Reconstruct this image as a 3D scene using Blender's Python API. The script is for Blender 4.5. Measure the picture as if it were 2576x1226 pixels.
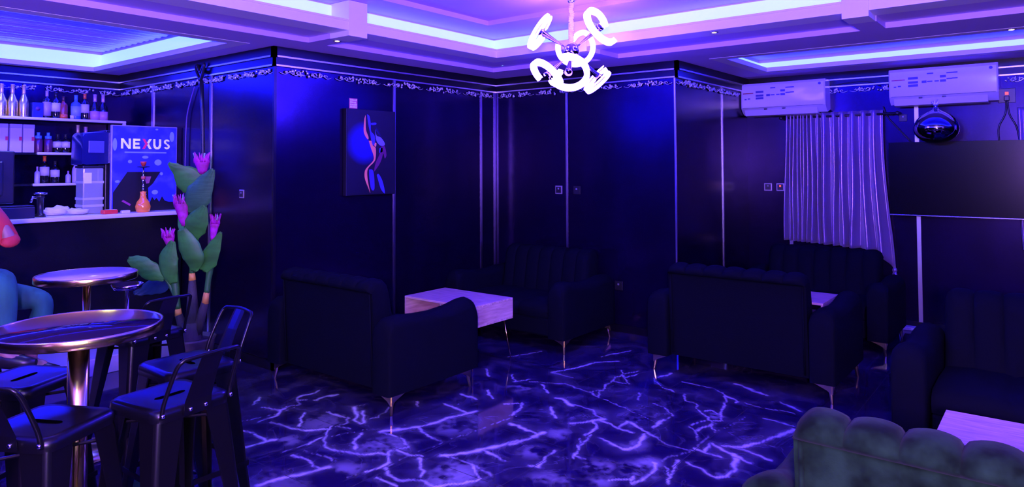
import bpy, bmesh, math, random
import numpy as np
from mathutils import Vector, Matrix, Euler
PI = math.pi
sc = bpy.context.scene
for o in list(bpy.data.objects): bpy.data.objects.remove(o)
random.seed(7)
# ---------------------------------------------------------------- camera, view, world, fill lights
cam = bpy.data.cameras.new('camera'); co = bpy.data.objects.new('camera', cam); sc.collection.objects.link(co); sc.camera = co
F_PX, CY, YAW, PITCH, ROLL = 1740.3, 360.3, .6683, .0318892, .0039883
cam.sensor_fit = 'HORIZONTAL'; cam.sensor_width = 36; cam.lens = 36*F_PX/2576
cam.shift_y = -(613-CY)/2576; cam.clip_start = .05
fw = Vector((math.cos(PITCH)*math.cos(YAW), math.cos(PITCH)*math.sin(YAW), math.sin(PITCH)))
rt0 = Vector((math.sin(YAW), -math.cos(YAW), 0)); dn0 = fw.cross(rt0)
cx_ = math.cos(ROLL)*rt0 + math.sin(ROLL)*dn0; cy_ = -math.sin(ROLL)*rt0 + math.cos(ROLL)*dn0
m = Matrix((cx_, -cy_, -fw)).transposed().to_4x4(); m.translation = (0, 0, 1.6); co.matrix_world = m
RIGHT = rt0.copy(); FLATF = Vector((math.cos(YAW), math.sin(YAW), 0))
vs = sc.view_settings; vs.view_transform = 'Standard'; vs.look = 'None'; vs.gamma = 1; vs.exposure = 0.0; vs.use_curve_mapping = False
wd = bpy.data.worlds.new('world'); sc.world = wd; wd.use_nodes = True
wd.node_tree.nodes['Background'].inputs[0].default_value = (.02, .01, .12, 1); wd.node_tree.nodes['Background'].inputs[1].default_value = .05
def lamp(name, kind, loc, col, power, size=.3, aim=None, spot=None, blend=.6):
    l = bpy.data.lights.new(name, kind); l.color = col; l.energy = power
    if kind == 'AREA': l.shape = 'DISK'; l.size = size
    else: l.shadow_soft_size = size
    if spot: l.spot_size = spot; l.spot_blend = blend
    o = bpy.data.objects.new(name, l); sc.collection.objects.link(o); o.location = loc
    if aim is not None: o.rotation_euler = (Vector(aim)-Vector(loc)).to_track_quat('-Z', 'Y').to_euler()
    return o
LED_CYAN = (.36, .66, 80.0)      # blue led tape, far over the sensor's range in blue
LED_STRENGTH = 1.0
RING_GLOW = (7, 3.0, 95)
lamp('neutral_fill_spot_behind', 'SPOT', (-.35, .75, 2.5), (.85, 1, .85), 110, .05, (1.2, .6, .4), 2.2, 1)  # unseen fill spot added to lift the foreground sofa and stools
lamp('near_fill_behind', 'POINT', (.0, -.55, 1.45), (.85, 1, .62), 100, .15)  # added near-camera fill for stools, foreground sofa and plant; no doorway is known
lamp('violet_fill_behind', 'POINT', (-.6, -.35, 1.75), (.40, .16, 1), 1500, .12)  # added violet fill from the camera side for ledges, soffits and upright faces
lamp('bar_side_fill_spot', 'SPOT', (-.2, 2.6, 2.5), (1, 1, .85), 60, .05, (1.9, 4.6, .9), 1.6, 1)  # white fill spot added towards the bar side, not a visible fitting
# ---------------------------------------------------------------- materials
MATS = {}
def mat(name, col=(.8, .8, .8), rough=.5, metal=0, emit=None, estr=1, spec=.5, coat=0, sheen=0, noise=None, bump=None, trans=0, alpha=1):
    if name in MATS: return MATS[name]
    M = bpy.data.materials.new(name); M.use_nodes = True; nt = M.node_tree; b = nt.nodes['Principled BSDF']
    b.inputs['Base Color'].default_value = (*col, 1); b.inputs['Roughness'].default_value = rough; b.inputs['Metallic'].default_value = metal
    b.inputs['Specular IOR Level'].default_value = spec; b.inputs['Coat Weight'].default_value = coat; b.inputs['Coat Roughness'].default_value = .08
    b.inputs['Sheen Weight'].default_value = sheen; b.inputs['Transmission Weight'].default_value = trans; b.inputs['Alpha'].default_value = alpha
    if emit: b.inputs['Emission Color'].default_value = (*emit, 1); b.inputs['Emission Strength'].default_value = estr
    tc = nt.nodes.new('ShaderNodeTexCoord')
    if noise:
        scl, c2, lo, hi, st = noise
        mp = nt.nodes.new('ShaderNodeMapping'); mp.inputs['Scale'].default_value = st; nt.links.new(tc.outputs['Object'], mp.inputs[0])
        n = nt.nodes.new('ShaderNodeTexNoise'); n.inputs['Scale'].default_value = scl; n.inputs['Detail'].default_value = 5; nt.links.new(mp.outputs[0], n.inputs['Vector'])
        r = nt.nodes.new('ShaderNodeValToRGB'); r.color_ramp.elements[0].position = lo; r.color_ramp.elements[1].position = hi
        r.color_ramp.elements[0].color = (*col, 1); r.color_ramp.elements[1].color = (*c2, 1)
        nt.links.new(n.outputs['Fac'], r.inputs[0]); nt.links.new(r.outputs[0], b.inputs['Base Color'])
    if bump:
        n2 = nt.nodes.new('ShaderNodeTexNoise'); n2.inputs['Scale'].default_value = bump[0]; n2.inputs['Detail'].default_value = 6
        bp = nt.nodes.new('ShaderNodeBump'); bp.inputs['Strength'].default_value = bump[1]; bp.inputs['Distance'].default_value = .01
        nt.links.new(tc.outputs['Object'], n2.inputs['Vector']); nt.links.new(n2.outputs['Fac'], bp.inputs['Height']); nt.links.new(bp.outputs[0], b.inputs['Normal'])
    MATS[name] = M; return M
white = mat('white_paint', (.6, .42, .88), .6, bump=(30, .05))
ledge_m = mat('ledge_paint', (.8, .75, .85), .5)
wall_m = mat('dark_laminate', (.010, .003, .031), .22, .75, spec=.45, noise=(4, (.014, .004, .046), .35, .75, (1, 1, .3)), bump=(6, .04))
crown_m = mat('black_crown', (.004, .003, .008), .3, spec=.25)
silver = mat('silver_trim', (.7, .7, .75), .28, 1)
ornate = mat('silver_ornament', (.85, .85, .9), .28, .8)
gold = mat('gold_metal', (.95, .78, .22), .18, 1)
champagne = mat('champagne_metal', (.8, .62, .3), .25, 1)
black_gloss = mat('black_gloss', (.006, .006, .008), .12, coat=.5)
black_metal = mat('black_powder_metal', (.003, .003, .0035), .3, .1, spec=.3)
chrome = mat('chrome', (.75, .75, .8), .06, 1)
velvet = mat('dark_velvet', (.002, .006, .002), .9, spec=.06, sheen=.03, noise=(9, (.012, .034, .014), .36, .64, (1, 1, 1)), bump=(60, .1))
velvet2 = mat('dark_velvet_plain', (.002, .0025, .006), .85, spec=.06, sheen=0, bump=(80, .1))
wood = mat('pale_wood', (.42, .26, .18), .35, noise=(6, (.72, .5, .38), .3, .7, (9, 1, 9)))
wood_side = mat('pale_wood_side', (.42, .26, .18), .35, noise=(5, (.72, .5, .38), .3, .7, (1, 9, 9)))
wood2 = mat('pale_wood_inner', (.5, .4, .3), .5)
bar_face = mat('bar_black_panel', (.006, .006, .01), .25)
counter_m = mat('counter_white', (.8, .78, .85), .3)
led = mat('led_tape', (.5, .5, .5), .5, emit=LED_CYAN, estr=LED_STRENGTH)
ring_m = mat('lamp_ring_glow', (.8, .8, .9), .4, emit=RING_GLOW, estr=1.0)
plastic_w = mat('white_plastic', (.75, .72, .78), .3)
plastic_b = mat('black_plastic', (.012, .012, .014), .35)
screen_m = mat('screen_glass', (.002, .002, .003), .22, spec=.15)
# ---------------------------------------------------------------- mesh helpers
def link(o, parent=None):
    sc.collection.objects.link(o)
    if parent: o.parent = parent
    return o
def mesh(name, bm, m=None, parent=None, smooth=False, loc=None):
    bmesh.ops.recalc_face_normals(bm, faces=bm.faces)
    me = bpy.data.meshes.new(name); bm.to_mesh(me); bm.free()
    if smooth:
        for p in me.polygons: p.use_smooth = True
    ms = m if isinstance(m, (list, tuple)) else [m]
    for x in ms:
        if x: me.materials.append(x)
    o = bpy.data.objects.new(name, me)
    if loc: o.location = loc
    return link(o, parent)
def tag(o, label=None, cat=None, group=None, kind=None):
    if label: o['label'] = label
    if cat: o['category'] = cat
    if group: o['group'] = group
    if kind: o['kind'] = kind
    return o
def empty(name, loc=(0, 0, 0), rz=0, label=None, cat=None, group=None):
    o = bpy.data.objects.new(name, None); o.location = loc; o.rotation_euler = (0, 0, rz); o.empty_display_size = .1
    link(o); return tag(o, label, cat, group)
def copy_tree(o, parent=None):
    c = o.copy(); sc.collection.objects.link(c); c.parent = parent
    for ch in [k for k in bpy.data.objects if k.parent == o]: copy_tree(ch, c)
    return c
def bx(bm, x0, x1, y0, y1, z0, z1, bev=0, seg=2, mi=0):
    n0 = len(bm.faces)
    vs_ = [bm.verts.new(p) for p in ((x0, y0, z0), (x1, y0, z0), (x1, y1, z0), (x0, y1, z0), (x0, y0, z1), (x1, y0, z1), (x1, y1, z1), (x0, y1, z1))]
    fs = [bm.faces.new([vs_[i] for i in f]) for f in ((0, 3, 2, 1), (4, 5, 6, 7), (0, 1, 5, 4), (1, 2, 6, 5), (2, 3, 7, 6), (3, 0, 4, 7))]
    if bev:
        es = list({e for f in fs for e in f.edges})
        r = bmesh.ops.bevel(bm, geom=es, offset=bev, segments=seg, affect='EDGES', profile=.5)
    bm.faces.ensure_lookup_table()
    for f in bm.faces[n0:]: f.material_index = mi
    return vs_
def box(name, x0, x1, y0, y1, z0, z1, m, parent=None, bev=0, seg=2):
    bm = bmesh.new(); bx(bm, x0, x1, y0, y1, z0, z1, bev, seg); return mesh(name, bm, m, parent, smooth=False)
def loft(bm, rings, closed=True, cap=True, mi=0):
    rr = [[bm.verts.new(p) for p in r] for r in rings]; n = len(rr[0])
    for a, b in zip(rr, rr[1:]):
        for i in range(n if closed else n-1):
            j = (i+1) % n; f = bm.faces.new((a[i], a[j], b[j], b[i])); f.material_index = mi
    if cap and closed:
        for r in (rr[0], rr[-1]):
            try: bm.faces.new(r).material_index = mi
            except ValueError: pass
    return rr
def tube(bm, pts, r, n=8, closed=False, mi=0, flat=None):
    pts = [Vector(p) for p in pts]; rs = r if isinstance(r, (list, tuple)) else [r]*len(pts)
    N = len(pts); rings = []; up = None
    for i, p in enumerate(pts):
        if closed: t = pts[(i+1) % N]-pts[i-1]
        else: t = pts[min(i+1, N-1)]-pts[max(i-1, 0)]
        t = t.normalized() if t.length > 1e-9 else Vector((0, 0, 1))
        if up is None: up = Vector((0, 0, 1)) if abs(t.z) < .9 else Vector((1, 0, 0))
        s = t.cross(up)
        if s.length < 1e-6: s = t.orthogonal()
        s.normalize(); up = s.cross(t).normalized()
        f2 = flat if flat else 1
        rings.append([p+s*rs[i]*math.cos(2*PI*k/n)+up*rs[i]*f2*math.sin(2*PI*k/n) for k in range(n)])
    if closed: loft(bm, rings+[rings[0]], True, False, mi)
    else: loft(bm, rings, True, True, mi)
def lathe(bm, prof, n=20, c=(0, 0, 0), mi=0):
    c = Vector(c); rings = [[c+Vector((max(r, 1e-4)*math.cos(2*PI*k/n), max(r, 1e-4)*math.sin(2*PI*k/n), z)) for k in range(n)] for r, z in prof]
    loft(bm, rings, True, True, mi)
def tubeobj(name, pts, r, m, parent=None, n=8, closed=False):
    bm = bmesh.new(); tube(bm, pts, r, n, closed); return mesh(name, bm, m, parent, smooth=True)
def lobj(name, prof, m, parent=None, c=(0, 0, 0), n=20):
    bm = bmesh.new(); lathe(bm, prof, n, c); return mesh(name, bm, m, parent, smooth=True)
def struct(name, o): o['kind'] = 'structure'; return o
def autosmooth(o, a=35):
    for p in o.data.polygons: p.use_smooth = True
    md = o.modifiers.new('es', 'EDGE_SPLIT'); md.split_angle = math.radians(a); return o
def catmull(pts, k=6):
    P = [Vector(p) for p in pts]; out = []
    for i in range(len(P)-1):
        a, b, c, d = P[max(i-1, 0)], P[i], P[i+1], P[min(i+2, len(P)-1)]
        for j in range(k):
            t = j/k; out.append(.5*((2*b)+(c-a)*t+(2*a-5*b+4*c-d)*t*t+(3*b-a-3*c+d)*t**3))
    return out+[P[-1]]
# ---------------------------------------------------------------- room shell
XA, YA = 3.13, 4.87          # convex corner of the left block
XB, YC, XD, YE = 5.88, 2.73, 7.72, 7.68
X0, Y0, ZT = -2.2, -3.0, 3.0
W = .1
def wallbox(n, *a): return struct(n, box(n, *a, wall_m))
wallbox('wall_centre_left', XA, XB+W, YA, YA+W, 0, ZT)
wallbox('wall_centre_right', XB, XB+W, YC+W, YA, 0, ZT)
wallbox('wall_step_right', XB, XD+W, YC, YC+W, 0, ZT)
wallbox('wall_right', XD, XD+W, Y0, YC, 0, ZT)
wallbox('wall_step_left', XA, XA+W, YA+W, YE, 0, ZT)
wallbox('wall_bar_back', X0, XA+W, YE, YE+W, 0, ZT)
wallbox('wall_left', X0-W, X0, Y0, YE+W, 0, ZT)
wallbox('wall_near', X0, XD+W, Y0-W, Y0, 0, ZT)
# ceiling as stepped height field
def zc(x, y):
    if -.9 < x < 4.55 and -1.1 < y < 3.85: return 2.85
    if -1.5 < x < 5.10 and -1.7 < y < 4.245: return 2.81
    if -1.9 < x < 5.41 and -2.1 < y < 4.51:
        if 3.19 < x < 3.36 or 3.06 < y < 3.24 or .93 < y < 1.09: return 2.55
        return 2.59
    if -1.5 < x < 2.92 and 4.88 < y < 7.62: return 2.78
    if 5.96 < x < 7.285 and -2.3 < y < 2.445: return 2.69
    return 2.55
cx = sorted({X0, -1.9, -1.5, -.9, 2.92, 3.19, 3.36, 4.55, 5.10, 5.41, 5.96, 7.285, XD+W, XA+W, XB+W})
cyv = sorted({Y0, -2.3, -2.1, -1.7, -1.1, .93, 1.09, 2.445, 3.06, 3.24, 3.85, 4.245, 4.51, 4.88, 7.62, YE+W})
bm = bmesh.new()
def quad(*p): bm.faces.new([bm.verts.new(q) for q in p])
zz = [[zc((a+b)/2, (c+d)/2) for c, d in zip(cyv, cyv[1:])] for a, b in zip(cx, cx[1:])]
for i, (a, b) in enumerate(zip(cx, cx[1:])):
    for j, (c, d) in enumerate(zip(cyv, cyv[1:])):
        z = zz[i][j]; quad((a, c, z), (a, d, z), (b, d, z), (b, c, z))
        if i+1 < len(zz) and zz[i+1][j] != z: z2 = zz[i+1][j]; quad((b, c, z), (b, d, z), (b, d, z2), (b, c, z2))
        if j+1 < len(zz[0]) and zz[i][j+1] != z: z2 = zz[i][j+1]; quad((a, d, z), (b, d, z), (b, d, z2), (a, d, z2))
quad((X0, Y0, 3), (XD+W, Y0, 3), (XD+W, YE+W, 3), (X0, YE+W, 3))
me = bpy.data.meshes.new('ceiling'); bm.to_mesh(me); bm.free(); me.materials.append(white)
ceil_o = link(bpy.data.objects.new('ceiling', me)); struct('ceiling', ceil_o)
def ledge(name, x0, x1, y0, y1, w, z0, z1, lip, m):
    """ring of ledge around an opening x0..x1, y0..y1 reaching w outwards"""
    bm = bmesh.new()
    for a in ((x0-w, x1+w, y1, y1+w), (x0-w, x1+w, y0-w, y0), (x0-w, x0, y0, y1), (x1, x1+w, y0, y1)): bx(bm, *a, z0, z0+.02)
    t = .018
    for a in ((x0-t, x1+t, y1, y1+t), (x0-t, x1+t, y0-t, y0), (x0-t, x0, y0, y1), (x1, x1+t, y0, y1)): bx(bm, *a, z0+.02, z1)
    if lip:
        s = .006
        for a in ((x0-t, x1+t, y1-s, y1), (x0-t, x1+t, y0, y0+s), (x0, x0+s, y0, y1), (x1-s, x1, y0, y1)): bx(bm, *a, z1-.016, z1-.004)
    return struct(name, mesh(name, bm, m))
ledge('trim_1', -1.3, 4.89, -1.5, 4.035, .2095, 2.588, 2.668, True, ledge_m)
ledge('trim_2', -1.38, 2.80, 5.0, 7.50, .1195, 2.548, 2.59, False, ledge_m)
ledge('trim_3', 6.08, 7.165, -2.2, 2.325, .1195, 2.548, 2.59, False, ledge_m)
bm = bmesh.new()   # square blocks where the cross beams meet the cove
for a in ((3.193, 3.363, 4.028, 4.245), ): bx(bm, *a, 2.549, 2.808)
for a in ((4.882, 5.10, 3.06, 3.24), (4.882, 5.10, .935, 1.095)): bx(bm, *a, 2.549, 2.808)
struct('trim_4', mesh('trim_4', bm, ledge_m))
def led_run(name, x0, x1, y0, y1, z0, z1, label):
    """diffuser strip standing against the back wall of the cove"""
    bm = bmesh.new(); t = .008
    for a in ((x0, x1, y1-t, y1), (x0, x1, y0, y0+t), (x0, x0+t, y0+t, y1-t), (x1-t, x1, y0+t, y1-t)): bx(bm, *a, z0, z1)
    return tag(mesh(name, bm, led), label, 'led strip', 'led strips in the ceiling coves')
led_run('led_strip', -1.495, 5.095, -1.695, 4.24, 2.62, 2.798, 'blue led strip glowing in the cove around the large central ceiling recess')
led_run('led_strip', -1.495, 2.915, 4.885, 7.615, 2.575, 2.735, 'blue led strip glowing in the ceiling recess above the bar')
led_run('led_strip', 5.965, 7.28, -2.295, 2.44, 2.575, 2.655, 'blue led strip glowing in the ceiling recess above the air conditioners')
# corrugated panel over the bar recess
bm = bmesh.new(); n = 150; ys = [4.9+2.7*i/n for i in range(n+1)]
for a, b in zip(range(n), range(1, n+1)):
    z0 = 2.76+.006*math.sin(ys[a]*2*PI/.12); z1 = 2.76+.006*math.sin(ys[b]*2*PI/.12)
    bm.faces.new([bm.verts.new(p) for p in ((-1.48, ys[a], z0), (2.90, ys[a], z0), (2.90, ys[b], z1), (-1.48, ys[b], z1))])
struct('trim_5', mesh('trim_5', bm, mat('ribbed_panel', (.6, .5, .75), .22, spec=.6), smooth=True))
# crown moulding, silver lines, ornament
runs = [((X0, YE), (XA, YE), (0, -1)), ((XA, YE), (XA, YA), (-1, 0)), ((XA, YA), (XB, YA), (0, -1)), ((XB, YA), (XB, YC), (-1, 0)), ((XB, YC), (XD, YC), (0, -1)), ((XD, YC), (XD, Y0), (-1, 0))]
def run_box(bm, r, d, z0, z1, e0=None, e1=None):
    (ax, ay), (bx_, by_), (nx, ny) = r
    ext = d*1.0
    x0, x1 = min(ax, bx_), max(ax, bx_); y0, y1 = min(ay, by_), max(ay, by_)
    if nx: bx(bm, x0-d, x0, y0-ext, y1, z0, z1)
    else: bx(bm, x0-ext, x1, y0-d, y0, z0, z1)
bm = bmesh.new()
for r in runs: run_box(bm, r, .035, 2.478, 2.55); run_box(bm, r, .02, 2.408, 2.478)
struct('trim_6', mesh('trim_6', bm, crown_m))
bm = bmesh.new()
for r in runs: run_box(bm, r, .04, 2.466, 2.479); run_box(bm, r, .026, 2.396, 2.409)
struct('trim_7', mesh('trim_7', bm, silver))
# vertical metal strips
bm = bmesh.new()
def vstrip(x, y, w, nx, z0=0.0, z1=2.4):
    if nx: bx(bm, x-.008, x, y-w/2, y+w/2, z0, z1)
    else: bx(bm, x-w/2, x+w/2, y-.008, y, z0, z1)
for x, w in ((4.39, .022), (5.63, .022), (5.86, .03)): vstrip(x, YA, w, 0)
vstrip(XB, 3.93, .018, 1); vstrip(XB, YC+.01, .014, 1)
for x in (6.98,): vstrip(x, YC, .02, 0)
vstrip(XD, 1.075, .035, 1, 0); vstrip(XD, 2.27, .035, 1); vstrip(XD, -.5, .03, 1)
vstrip(XA, 6.95, .04, 1); vstrip(XA, 5.85, .03, 1)
struct('trim_8', mesh('trim_8', bm, silver))
bm = bmesh.new(); bx(bm, XA-.012, XA+.012, YA-.012, YA+.012, 0, 2.39); struct('trim_9', mesh('trim_9', bm, crown_m))
bm = bmesh.new()
for r in runs: run_box(bm, r, .012, 0, .07)
struct('trim_10', mesh('trim_10', bm, crown_m))
# silver scroll ornament under the crown: leaf clusters with scrolls, period .52 m
def ornament(bm, p0, dr, nrm, L):
    dr = Vector(dr); nrm = Vector(nrm); p0 = Vector(p0); n = max(1, round(L/.5)); per = L/n
    for k in range(n):
        base = p0+dr*per*(k+.5)
        for s in (-1, 1):
            for (u0, rr, th) in ((.075, .024, .0065), (.135, .021, .006), (.19, .015, .005)):
                pts = []
                for q in range(13):
                    a = q/12*5.2; rad = rr*(1-.6*q/12)
                    pts.append(base+dr*s*(u0+rad*math.cos(a))+Vector((0, 0, rad*math.sin(a)-.01))+nrm*.012)
                tube(bm, pts, [th*(1-.3*q/12) for q in range(13)], 6)
            tube(bm, catmull([base+dr*s*.05+Vector((0, 0, .01))+nrm*.01, base+dr*s*.1+Vector((0, 0, -.026))+nrm*.012, base+dr*s*.16+Vector((0, 0, -.006))+nrm*.012, base+dr*s*.205+Vector((0, 0, -.024))+nrm*.01, base+dr*s*.25+Vector((0, 0, -.012))+nrm*.008], 4), .0042, 5)
        for q in range(20):
            u = random.uniform(-.2, .2); z = random.uniform(-.03, .022)*(1-abs(u)*2.2); r = random.uniform(.007, .0135)
            c = base+dr*u+Vector((0, 0, z))+nrm*.014; w = dr*random.uniform(.9, 1.6)
            bmesh.ops.create_icosphere(bm, subdivisions=1, radius=r, matrix=Matrix.Translation(c) @ Matrix.Diagonal((1, 1, 1.3, 1)))
    return bm
bm = bmesh.new()
for (ax, ay), (bx_, by_), nr in runs:
    a = Vector((ax, ay, 2.362)); b = Vector((bx_, by_, 2.362)); L = (b-a).length; d = (b-a).normalized()
    ornament(bm, a+d*.02, d, (*nr, 0), L-.04)
struct('trim_11', mesh('trim_11', bm, ornate, smooth=True))
# ---------------------------------------------------------------- marble floor with traced veins
VEINS = [[1,9,270,277,261,269,258,264,253,260],[1,10,251,248,262,239,272,236],[0.8,7,281,250,276,243,272,237],[0.5,5,281,272,281,250,279,233],[0.6,9,249,285,245,275,245,267,250,256,251,248],[0.9,10,253,304,259,301,262,294,266,297],[1,8,264,295,256,288,241,287],[0.7,6,268,295,270,284,273,278],[0.6,7,269,295,275,293,281,304,281,323],[1,9,271,332,262,324,260,319,255,315],[0.6,9,253,341,248,330,247,322,252,310,253,304],[1,8,273,387,264,380,262,374,257,370],[0.9,9,255,360,261,356,266,350,269,353],[0.9,7,267,351,257,343,243,342],[0.6,6,271,351,272,341],[0.6,7,273,351,277,350,283,359,283,377],[0.5,9,251,391,250,378,252,370,255,360],[0.8,8,271,438,263,430,260,427],[0.8,9,260,417,263,410,268,404,271,407],[0.8,7,269,406,258,398,246,397],[0.5,7,272,408,279,404,283,411],[0.8,8,229,336,230,326,228,316,228,310],[1,16,197,318,205,317,214,316,221,312,233,308],[0.8,8,232,390,233,382,230,366],[0.9,13,216,369,223,367,230,365,236,363],[0.7,7,299,314,295,297,293,284],[1,14,281,324,288,318,295,315,306,310,320,308,336,302,342,301],[0.7,7,340,327,339,314,337,302],[1,14,280,270,292,261,307,255,321,251],[0.7,7,297,257,295,243,295,239],[0.7,9,287,407,284,410,287,416,292,417,301,414,307,417],[0.7,10,290,402,298,402,310,398],[1,12,298,371,292,360,284,352,282,344,285,344,290,352,296,360],[0.5,7,289,348,295,343,306,347,313,352],[0.3,6,298,372,309,368],[0.8,8,330,344,326,339],[0.6,8,361,332,359,316],[0.9,9,379,323,371,315,368,308],[0.8,9,364,296,371,290],[0.7,8,417,356,406,342],[0.6,5,239,277,240,262],[0.4,5,237,336,238,312],[0.3,3,237,406,266,400,280,404],[0.3,3,227,344,252,342,279,334],[0.3,3,231,290,248,286,312,280,352,275],[0.4,8,456,364,486,352],[0.5,8,503,303,534,293],[0.8,9,443,310,462,302,485,297,499,285],[0.4,7,441,309,442,301,440,290],[0.7,9,418,330,406,320,417,313],[0.4,7,413,310,425,286,420,271,420,262,414,251],[0.35,4,414,251,406,225,396,200],[0.6,6,421,262,428,259,422,255,415,252],[0.7,6,427,257,441,261,452,262,461,266,467,262,457,253,452,248],[0.5,6,451,261,452,252],[0.6,6,468,264,485,260],[0.6,6,478,270,464,258,481,255],[0.9,7,414,300,409,293,401,285],[1,12,395,274,396,268,390,257],[0.6,6,392,258,390,242,382,229],[1,11,382,229,374,233,362,240],[1,8,379,268,369,260,364,252],[0.8,8,366,292,373,287,366,281,351,279],[0.9,8,374,233,365,225,350,223],[0.8,7,378,230,377,222,373,214,372,203],[0.8,9,338,270,338,258,336,247],[1,13,314,251,324,248,335,246,340,245],[0.9,8,373,214,387,214,380,202,374,189],[0.35,5,373,189,369,179,370,165],[0.6,5,426,217,424,209,413,196,404,198],[1,10,403,198,386,197],[0.9,7,353,215,350,206,348,196],[1,11,348,196,355,191,364,194,375,197],[0.8,6,354,221,335,217,324,213,320,212],[0.6,5,344,223,335,217],[0.6,6,323,212,324,206],[0.8,7,323,226,315,224,312,224,300,220,299,224],[0.8,9,309,183,317,172],[1,8,320,174,312,170,318,169,336,170,342,173],[0.8,6,352,166,349,164,333,161,324,159],[0.6,5,342,168,334,162],[0.3,4,341,174,371,165,400,164,438,160],[0.9,7,352,160,350,151,345,140],[1,11,345,140,351,136,362,138,373,142],[0.9,8,372,159,386,159,378,146,372,133],[0.8,7,374,166,371,158,370,147],[0.8,7,387,152,387,140,385,126],[1,12,386,152,391,145,404,139,419,134,436,130],[0.5,6,402,136,402,128],[0.8,6,433,187,427,181,420,177,402,180],[0.8,6,420,177,419,174,410,171,398,175],[0.8,6,416,171,410,170,406,165],[0.5,4,402,180,398,175,389,170,386,168],[0.6,6,434,183,437,181,432,174,423,169,419,174],[0.8,6,432,174,443,175,459,179,471,184,464,173,460,174],[0.5,5,466,168,463,162,464,137],[0.5,5,458,209,445,202,443,193,434,189],[0.5,6,440,234,427,228],[0.35,4,475,241,461,226],[0.7,6,461,226,457,216],[0.35,4,475,241,482,238],[0.9,11,482,238,495,237],[0.4,5,482,220,480,197,471,184],[0.7,16,500,189,495,177,490,163],[0.8,8,482,150,474,141,470,135],[0.7,7,445,151,444,142,441,130]]
PATCH = [[0.45,60,236,299],[0.4,55,239,356],[0.5,120,267,249],[0.45,110,267,305],[0.35,100,269,362],[0.3,120,317,296],[0.25,140,201,313],[0.3,50,254,260],[0.6,70,329,177],[0.6,50,340,176],[0.55,60,319,196],[0.45,60,307,186],[0.45,50,344,237],[0.4,60,314,234],[0.4,90,379,240],[0.5,40,428,176],[0.4,50,459,262],[0.35,60,357,194],[0.35,50,354,141],[0.3,110,396,211],[0.3,90,398,307],[0.35,70,290,208],[0.3,60,295,199]]
fx = np.concatenate([np.arange(X0-.1, 1.5, .15), np.arange(1.5, 5.4, .011), np.arange(5.4, XD+.12, .1)])
fy = np.concatenate([np.arange(Y0-.1, 1.0, .15), np.arange(1.0, 4.9, .011), np.arange(4.9, YE+.12, .1)])
GX, GY = np.meshgrid(fx, fy, indexing='ij'); V = np.zeros_like(GX)
rs = np.random.RandomState(3)
jit = sum(a*np.sin(GX*b+GY*c+d) for a, b, c, d in ((.010, 31, 17, 1), (.007, -23, 47, 2), (.005, 71, -39, .5), (.003, 120, 95, 3)))
jit2 = sum(a*np.sin(GX*b+GY*c+d) for a, b, c, d in ((.010, -19, 37, 4), (.007, 53, 29, 1.2), (.005, -67, 51, 2.5), (.003, 140, -85, 1)))
def vnoise(sc_):
    n_ = int(12/sc_)+3; T_ = rs.rand(n_, n_); gx, gy = (GX+3)/sc_, (GY+4)/sc_; i0, j0 = gx.astype(int), gy.astype(int); f, g = gx-i0, gy-j0
    f, g = f*f*(3-2*f), g*g*(3-2*g); return T_[i0, j0]*(1-f)*(1-g)+T_[i0+1, j0]*f*(1-g)+T_[i0, j0+1]*(1-f)*g+T_[i0+1, j0+1]*f*g
mott = np.clip(.55*vnoise(.11)+.3*vnoise(.05)+.25*vnoise(.024), 0, 1)**1.3*1.3
warp = lambda s_: (vnoise(s_)-.5)
JX = GX+.03*warp(.12)+.018*warp(.04)+.008*warp(.02); JY = GY+.03*warp(.12)+.018*warp(.04)+.008*warp(.02)
for v in VEINS:
    w, s = v[0]*.95, v[1]/1300; P = np.array(v[2:], float).reshape(-1, 2)/100
    for (x0, y0), (x1, y1) in zip(P, P[1:]):
        R_ = .16; ix = slice(*np.searchsorted(fx, (min(x0, x1)-R_, max(x0, x1)+R_))); iy = slice(*np.searchsorted(fy, (min(y0, y1)-R_, max(y0, y1)+R_)))
        A, B = JX[ix, iy], JY[ix, iy]
        if A.size == 0: continue
        dx, dy = x1-x0, y1-y0; L2 = dx*dx+dy*dy+1e-9; t = np.clip(((A-x0)*dx+(B-y0)*dy)/L2, 0, 1)
        d = np.hypot(A-x0-t*dx, B-y0-t*dy)/(.55+.9*mott[ix, iy]); wv = .5+.8*mott[ix, iy]
        V[ix, iy] = np.maximum(V[ix, iy], w*wv*np.exp(-(d/s)**2)+.09*w*np.exp(-(d/(s*4.5))**1.5))
for w, s, x, y in PATCH:
    s = s/700; x /= 100; y /= 100; d2 = ((JX-x)**2+(JY-y)**2)/s**2
    V = np.maximum(V, w*np.exp(-d2**1.4)*np.clip((mott-.42)*3.2, 0, 1)*.65)
V = np.clip(V, 0, 1)
nx_, ny_ = GX.shape
co_ = np.stack([GX, GY, np.zeros_like(GX)], -1).reshape(-1, 3)
idx = (np.arange(nx_-1)[:, None]*ny_+np.arange(ny_-1)[None, :]).ravel()
quads = np.stack([idx, idx+ny_, idx+ny_+1, idx+1], -1)
me = bpy.data.meshes.new('floor'); me.vertices.add(len(co_)); me.vertices.foreach_set('co', co_.ravel())
me.loops.add(quads.size); me.loops.foreach_set('vertex_index', quads.ravel().astype(np.int32))
me.polygons.add(len(quads)); me.polygons.foreach_set('loop_start', (np.arange(len(quads))*4).astype(np.int32)); me.update(); me.validate()
at = me.attributes.new('vein', 'FLOAT', 'POINT'); at.data.foreach_set('value', V.ravel().astype(np.float32))
fm = bpy.data.materials.new('marble_floor'); fm.use_nodes = True; nt = fm.node_tree; b = nt.nodes['Principled BSDF']; N = nt.nodes.new; Lk = nt.links.new
b.inputs['Roughness'].default_value = .07; b.inputs['Specular IOR Level'].default_value = .5
att = N('ShaderNodeAttribute'); att.attribute_name = 'vein'
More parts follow.
